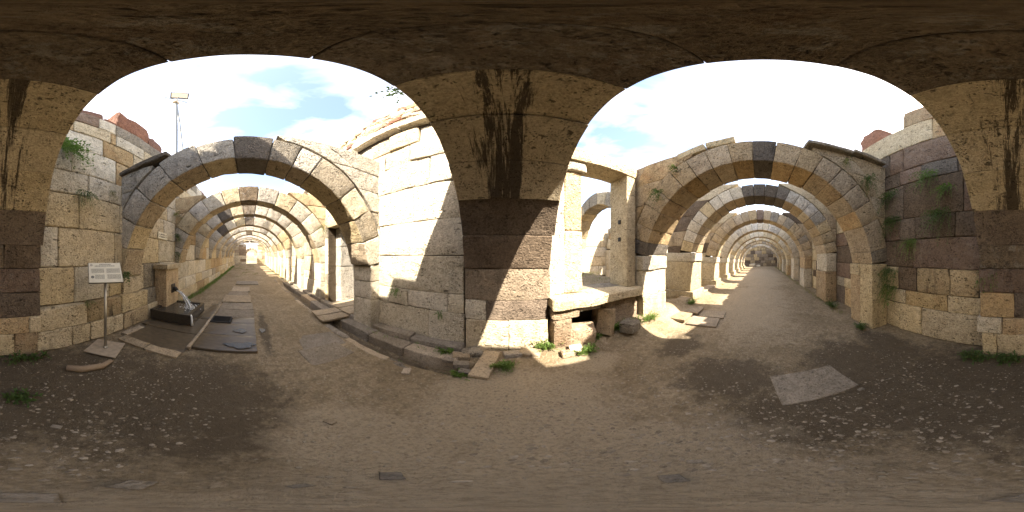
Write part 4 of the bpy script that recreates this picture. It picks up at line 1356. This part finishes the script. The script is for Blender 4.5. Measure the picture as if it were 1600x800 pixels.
# denser in drifts
dn_ = vnoise(np.stack([px * 1.1, py * 1.1, 0 * px], 1), 55)
ok &= (dn_ + rng.uniform(-0.6, 0.6, npb)) > -0.1
ok &= ~((px < -2.0) & (py < 0.15))
px, py = px[ok], py[ok]
pz_ = ground_z(px, py)
for x, y, z in zip(px, py, pz_):
    s = 0.0022 + 0.017 * random.random() ** 6.0
    a = random.uniform(0, 6.28)
    fx, fy, fz = s * random.uniform(0.8, 1.7), s * random.uniform(0.7, 1.2), s * random.uniform(0.3, 0.6)
    b0 = len(V_)
    ca, sa = math.cos(a), math.sin(a)
    for u, v, q in ico:
        u2, v2 = u * fx * random.uniform(0.8, 1.2), v * fy * random.uniform(0.8, 1.2)
        V_.append((x + ca * u2 - sa * v2, y + sa * u2 + ca * v2, z + fz * 0.15 + q * fz))
    F_ += [tuple(b0 + i for i in f) for f in icf]
gv_ = mesh_obj('gravel', V_, F_, 'pebble', None, False)
_at = gv_.data.attributes.new('tone', 'FLOAT', 'POINT')
_at.data.foreach_set('value', np.repeat(rng.random(len(V_) // 7) ** 1.4, 7).astype(np.float32))
tag(gv_, 'small pale stones strewn over the brown earth floor', 'gravel', None, 'stuff')
loose = [(613, 745, 0.09, 'flat pale stone on tan earth at the bottom, left of centre'), (210, 758, 0.10, 'flat cream stone in dark soil under the wide arch'), (1050, 748, 0.09, 'flat cream stone on tan gravel right of centre'),
         (30, 778, 0.11, 'broad flat stone at the bottom left corner of the picture'), (515, 661, 0.06, 'pale angular stone among gravel left of the drain'), (635, 581, 0.11, 'round grey flat stone sunk by the drain edge'),
         (1345, 608, 0.05, 'small stone at the corner of the sunk slab'), (88, 707 - 40, 0.05, 'small pale stone in dark earth before the sign'), (110, 625, 0.04, 'little cream stone near the clay pipe'),
         (470, 760, 0.05, 'thin pale stone at the bottom on bare tan earth'), (1085, 722, 0.06, 'pinkish flat stone on tan gravel'), (190, 575, 0.035, 'tiny stone behind the sign base plate')]
for qx, qy, s, lab in loose:
    s *= 0.55 if qy > 700 else 0.8
    a = math.radians((qx - 790) * 0.225)
    e = math.radians((qy - 400) * 0.225)
    dist = CAM_H / math.tan(e)
    x, y = math.sin(a) * dist, math.cos(a) * dist
    gz = float(ground_z([x], [y])[0])
    tag(lump('loose_stone', (x, y, gz + s * 0.10), (s * 1.6, s * 1.1, s * 0.45), random.choice(['slab', 'greyslab', 'greyslab']), None, rz=random.uniform(0, 3), amp=0.2, cell=0.03), lab, 'stone')


# ------------------------------------------------------------------ plants
def leaf_quad(V, F, base, d, up, ln, wd):
    """a pointed leaf: two quads folded on the midrib"""
    d = d.normalized()
    s = d.cross(up)
    if s.length < 1e-4:
        s = d.orthogonal()
    s.normalize()
    n = s.cross(d)
    b0 = len(V)
    m = base + d * ln * 0.45
    tip = base + d * ln - n * ln * 0.12
    for p in (base, m + s * wd / 2 + n * wd * 0.12, tip, m - s * wd / 2 + n * wd * 0.12, m):
        V.append(tuple(p))
    F += [(b0, b0 + 1, b0 + 4), (b0 + 1, b0 + 2, b0 + 4), (b0 + 2, b0 + 3, b0 + 4), (b0 + 3, b0, b0 + 4)]


def rnd_dir(out, spread):
    v = Vector((random.gauss(0, 1), random.gauss(0, 1), random.gauss(0, 1))).normalized()
    return (Vector(out).normalized() + v * spread).normalized()


def leafy(name, at, out, size, n, mat, lab, cat='weed', hang=0.0, leaf=0.035, group=None, width=1.0):
    V, F = [], []
    at = Vector(at)
    for k in range(n):
        d = rnd_dir(out, 0.75)
        l = size * random.uniform(0.4, 1.0)
        st = at + Vector((random.uniform(-1, 1) * width * size * 0.5, random.uniform(-0.02, 0.02), random.uniform(-0.02, 0.03)))
        pts = []
        for i in range(6):
            t = i / 5
            p = st + d * l * t + Vector((0, 0, -hang * l * t * t))
            pts.append(p)
        # stem as a thin strip
        for i in range(5):
            b0 = len(V)
            w_ = 0.0016
            V += [tuple(pts[i] + Vector((w_, 0, 0))), tuple(pts[i] - Vector((w_, 0, 0))), tuple(pts[i + 1] - Vector((w_, 0, 0))), tuple(pts[i + 1] + Vector((w_, 0, 0)))]
            F.append((b0, b0 + 1, b0 + 2, b0 + 3))
            for s in range(2):
                leaf_quad(V, F, pts[i + 1], rnd_dir(d + Vector((0, 0, 0.2 - hang * 0.5)), 0.9), Vector((0, 0, 1)), leaf * random.uniform(0.6, 1.3), leaf * random.uniform(0.35, 0.6))
    return tag(mesh_obj(name, V, F, mat, None), lab, cat, group)


def blades(name, pts, mat, lab, n, ln, group=None, kind=None, cat='grass'):
    V, F = [], []
    for k in range(n):
        x, y, z, sp = random.choice(pts)
        b = Vector((x + random.gauss(0, sp), y + random.gauss(0, sp * 0.6), z))
        d = rnd_dir((0, 0, 1), 0.45)
        l = ln * random.uniform(0.4, 1.1)
        s = Vector((random.gauss(0, 1), random.gauss(0, 1), 0)).normalized() * random.uniform(0.002, 0.004)
        bend = Vector((d.x, d.y, 0)) * l * 0.5
        b0 = len(V)
        m = b + d * l * 0.55
        t = b + d * l + bend - Vector((0, 0, l * 0.15))
        V += [tuple(b - s), tuple(b + s), tuple(m + s * 0.8), tuple(m - s * 0.8), tuple(t)]
        F += [(b0, b0 + 1, b0 + 2, b0 + 3), (b0 + 3, b0 + 2, b0 + 4)]
    return tag(mesh_obj(name, V, F, mat, None), lab, cat, group, kind)


G = lambda x, y: float(ground_z([x], [y])[0])
leafy('leafy_plant', (-1.18, YB + 0.02, 3.78), (-0.1, 0.6, 0.05), 0.50, 95, 'leaf', 'bright green leafy plant growing from the cream wall beside the overhead arch', 'plant', 0.7, 0.055, width=0.5)
leafy('wall_weed', (-1.52, YB + 0.02, 2.82), (0, 0.6, -0.1), 0.27, 50, 'leaf_dark', 'drooping dark weed in a joint of the cream wall', 'weed', 0.9, 0.028, width=1.4)
leafy('wall_weed', (-2.2, YB + 0.02, 3.05), (0, 0.5, -0.3), 0.14, 14, 'leaf_yellow', 'thin dry weed tuft beside the cream wall joint near the arch', 'weed', 0.9, 0.02)
leafy('wall_weed', (-2.46, -2.33, 1.32), (0.1, 0.5, -0.2), 0.17, 24, 'leaf_dark', 'dark green weed in the joint beside the info sign', 'weed', 0.6, 0.04)
leafy('wall_weed', (-1.55, -2.34, 0.83), (0, 0.5, 0.1), 0.12, 18, 'leaf_dark', 'low weed on the mossy ledge behind the info post', 'weed', 0.6, 0.025, width=1.0)
leafy('wall_weed', (-5.0, YB + 0.02, 3.05), (0, 0.8, 0.2), 0.38, 40, 'leaf_yellow', 'yellow green bush in the corner above the wall notice', 'weed', 0.5, 0.035)
leafy('wall_weed', (-5.02, YB + 0.05, 2.35), (0, 0.7, 0.0), 0.26, 26, 'leaf_dark', 'dark weed at the foot of the second arch beside the notice', 'weed', 0.6, 0.04)
leafy('wall_weed', (-5.02, YB + 0.05, 1.72), (0, 0.7, 0.0), 0.24, 24, 'leaf_dark', 'dark weed on the wall just above the fountain cap', 'weed', 0.6, 0.04)
leafy('hanging_sprig', (-0.66, 0.92, 3.46), (-0.75, -0.25, 0.15), 0.24, 8, 'leaf', 'green leafy sprig hanging from the edge of the overhead arch', 'plant', 0.35, 0.038, width=0.15)
leafy('wall_weed', (-5.05, 2.5, 2.75), (0.1, -0.6, -0.3), 0.3, 34, 'leaf_yellow', 'yellow moss and weed hanging beside the second arch in sun', 'weed', 0.9, 0.03)
leafy('wall_weed', (-2.0, 2.50, 1.0), (0, -0.5, 0.0), 0.16, 22, 'leaf', 'green weed on the ledge of the sunlit wall', 'weed', 0.5, 0.03, width=1.1)
leafy('wall_weed', (-1.05, 2.50, 0.66), (0, -0.5, 0.1), 0.10, 16, 'leaf', 'small weed on the lower ledge near the overhead pier', 'weed', 0.5, 0.025, width=1.0)
leafy('arch_weed', (2.66, 1.95, 3.02), (-0.5, -0.2, -0.2), 0.30, 50, 'leaf_dark', 'green weed on the nearest dry-gallery arch above the window post', 'weed', 0.7, 0.03, width=1.0)
leafy('arch_weed', (2.66, 1.55, 3.50), (-0.4, 0.1, 0.0), 0.16, 22, 'leaf_dark', 'thin weed in the joint over the left haunch of the dry-gallery arch', 'weed', 0.6, 0.028)
leafy('arch_weed', (2.68, -1.55, 3.70), (-0.4, 0.3, -0.2), 0.22, 30, 'leaf_yellow', 'yellowish weed under the capping slabs of the dry-gallery arch', 'weed', 0.8, 0.026)
leafy('arch_weed', (2.68, -2.05, 3.42), (-0.4, 0.3, -0.3), 0.34, 60, 'leaf_dark', 'dark creeper low on the right haunch of the dry-gallery arch', 'weed', 0.9, 0.032)
for p, lab, s in (((2.45, YD + 0.03, 3.05), 'creeper in the corner where the arch meets the dark wall', 0.34), ((2.40, YD + 0.03, 2.45), 'lower creeper in the corner beside the dark wall', 0.32),
                  ((2.45, YD + 0.05, 1.35), 'dense green weed beside the pier block against the dark wall', 0.36), ((2.50, YD + 0.05, 0.98), 'trailing weed low beside the pier block', 0.30),
                  ((1.55, YD + 0.03, 3.26), 'green weed on the dark wall below the purple course', 0.30), ((1.2, YD + 0.03, 2.92), 'sagging weed in the middle of the dark wall', 0.24),
                  ((1.30, YD + 0.03, 2.44), 'long weed along a joint of the dark wall', 0.34), ((1.95, YD + 0.03, 1.95), 'weed on the purple stones near the pier', 0.24),
                  ((0.45, YD + 0.06, 1.42), 'weed at the white stone beside the back pier', 0.2)):
    leafy('wall_weed', p, (0.1, 0.6, 0.0), s * 1.25, int(210 * s), 'leaf_dark' if s > 0.3 else 'leaf', lab, 'weed', 0.8, 0.034, width=0.9)
for x, y, s, lab in ((1.15, 2.12, 0.22, 'leafy weed at the foot of the sill support in sun'), (1.42, 2.38, 0.2, 'weed growing at the dark hole under the sill'), (1.95, 2.36, 0.22, 'dark weed between packing stone and fallen stone'),
                     (2.32, 2.28, 0.26, 'bushy weed at the foot of the nearest pier'), (2.75, 2.24, 0.26, 'sunlit weed in front of the nearest pier'), (4.75, 2.15, 0.28, 'spiky weed beside the second pier plinth'),
                     (0.62, 2.40, 0.26, 'weed in the corner beside the overhead pier'), (-0.02, 1.98, 0.16, 'weed beside the narrow tan slab'), (-0.85, 2.22, 0.16, 'weed on the drain kerb near its end'),
                     (2.8, -1.95, 0.2, 'low weed at the pier block of the nearest arch'), (4.6, -2.1, 0.34, 'bushy weed along the wall beyond the nearest pier block'), (-0.5, 1.75, 0.14, 'small weed at the drain mouth')):
    leafy('ground_weed', (x, y, G(x, y)), (0, 0, 1), s * 1.1, int(190 * s) + 10, 'leaf' if y > 0 else 'leaf_dark', lab, 'weed', 0.35, 0.04, width=0.9)
leafy('ground_weed', (0.35, -2.18, G(0.35, -2.18)), (0, 0.2, 1), 0.24, 70, 'leaf_dark', 'thick green weeds at the foot of the back pier', 'weed', 0.4, 0.05, width=3.2)
leafy('ground_weed', (-0.5, -2.2, G(-0.5, -2.2)), (0, 0.2, 1), 0.2, 46, 'leaf_dark', 'green weeds at the wall foot beside the back pier', 'weed', 0.4, 0.045, width=3.0)
leafy('ground_weed', (-0.2, -1.35, G(-0.2, -1.35)), (0, 0.2, 1), 0.16, 22, 'leaf_dark', 'grassy weed in the earth in front of the back pier', 'weed', 0.5, 0.05, width=1.4)
blades('grass_tuft', [(0.05, 2.06, G(0.05, 2.06), 0.05), (0.02, 1.98, G(0, 1.98), 0.05), (0.0, 1.90, 0, 0.05)], 'leaf', 'green grass tuft beside the narrow tan slab', 260, 0.10)
pts = [(x, -2.28 + random.uniform(0, 0.15), G(x, -2.3), 0.12) for x in np.arange(-22, -4.6, 0.25)]
blades('grass', pts, 'leaf', 'green grass strip along the foot of the fountain wall', 6500, 0.17, None, 'stuff')
pts = [(x, 2.28, G(x, 2.2), 0.08) for x in np.arange(-24, -9.5, 0.4)] + [(x, -2.1, 0, 0.12) for x in np.arange(4, 24, 0.45)] + [(x, 2.2, 0, 0.08) for x in np.arange(9, 24, 0.7)]
blades('grass', pts, 'leaf_yellow', 'grass patches at the foot of the far piers', 3600, 0.13, None, 'stuff')
pts = [(random.uniform(-25, -12), random.uniform(-2, 0.6), 0.12, 0.25) for _ in range(60)]
blades('grass', [(a, b, G(a, b), d) for a, b, c, d in pts], 'leaf_yellow', 'thin yellowish grass on the far floor of the fountain gallery', 4000, 0.08, None, 'stuff')
pts = [(random.uniform(0.8, 4), random.uniform(3.6, 7.5), 0, 0.3) for _ in range(50)]
blades('grass', [(a, b, G(a, b), d) for a, b, c, d in pts], 'leaf_yellow', 'sunlit grass on the raised floor behind the window frame', 3000, 0.09, None, 'stuff')
pts = [(random.uniform(-2.9, -0.7), random.choice([2.2, 2.33, 2.5, 1.9]), 0.02, 0.04) for _ in range(26)]
blades('grass', [(a, b, 0.03 if b > 2.05 else G(a, b), d) for a, b, c, d in pts], 'leaf', 'sparse green blades in the drain and between its kerbs', 420, 0.07, None, 'stuff')


# ------------------------------------------------------------------ pieces that belong to a part
def under(piece, part, root):
    kids = [o for o in root.children if o.name.split('.')[0] == part]
    for o in [o for o in root.children if o.name.split('.')[0] == piece]:
        o.parent = kids[0]


under('lamp_glass', 'lamp_housing', lm)
under('rung', 'pole', lm)
under('lettering', 'panel', sg)
under('emblem', 'panel', sg)
under('collar', 'post', sg)
under('lettering', 'plate', nb)
under('round_mark', 'plate', nb)
under('spout', 'spout_mount', fo)
under('cap', 'stele', fo)
under('socket_shade', 'post', wn)
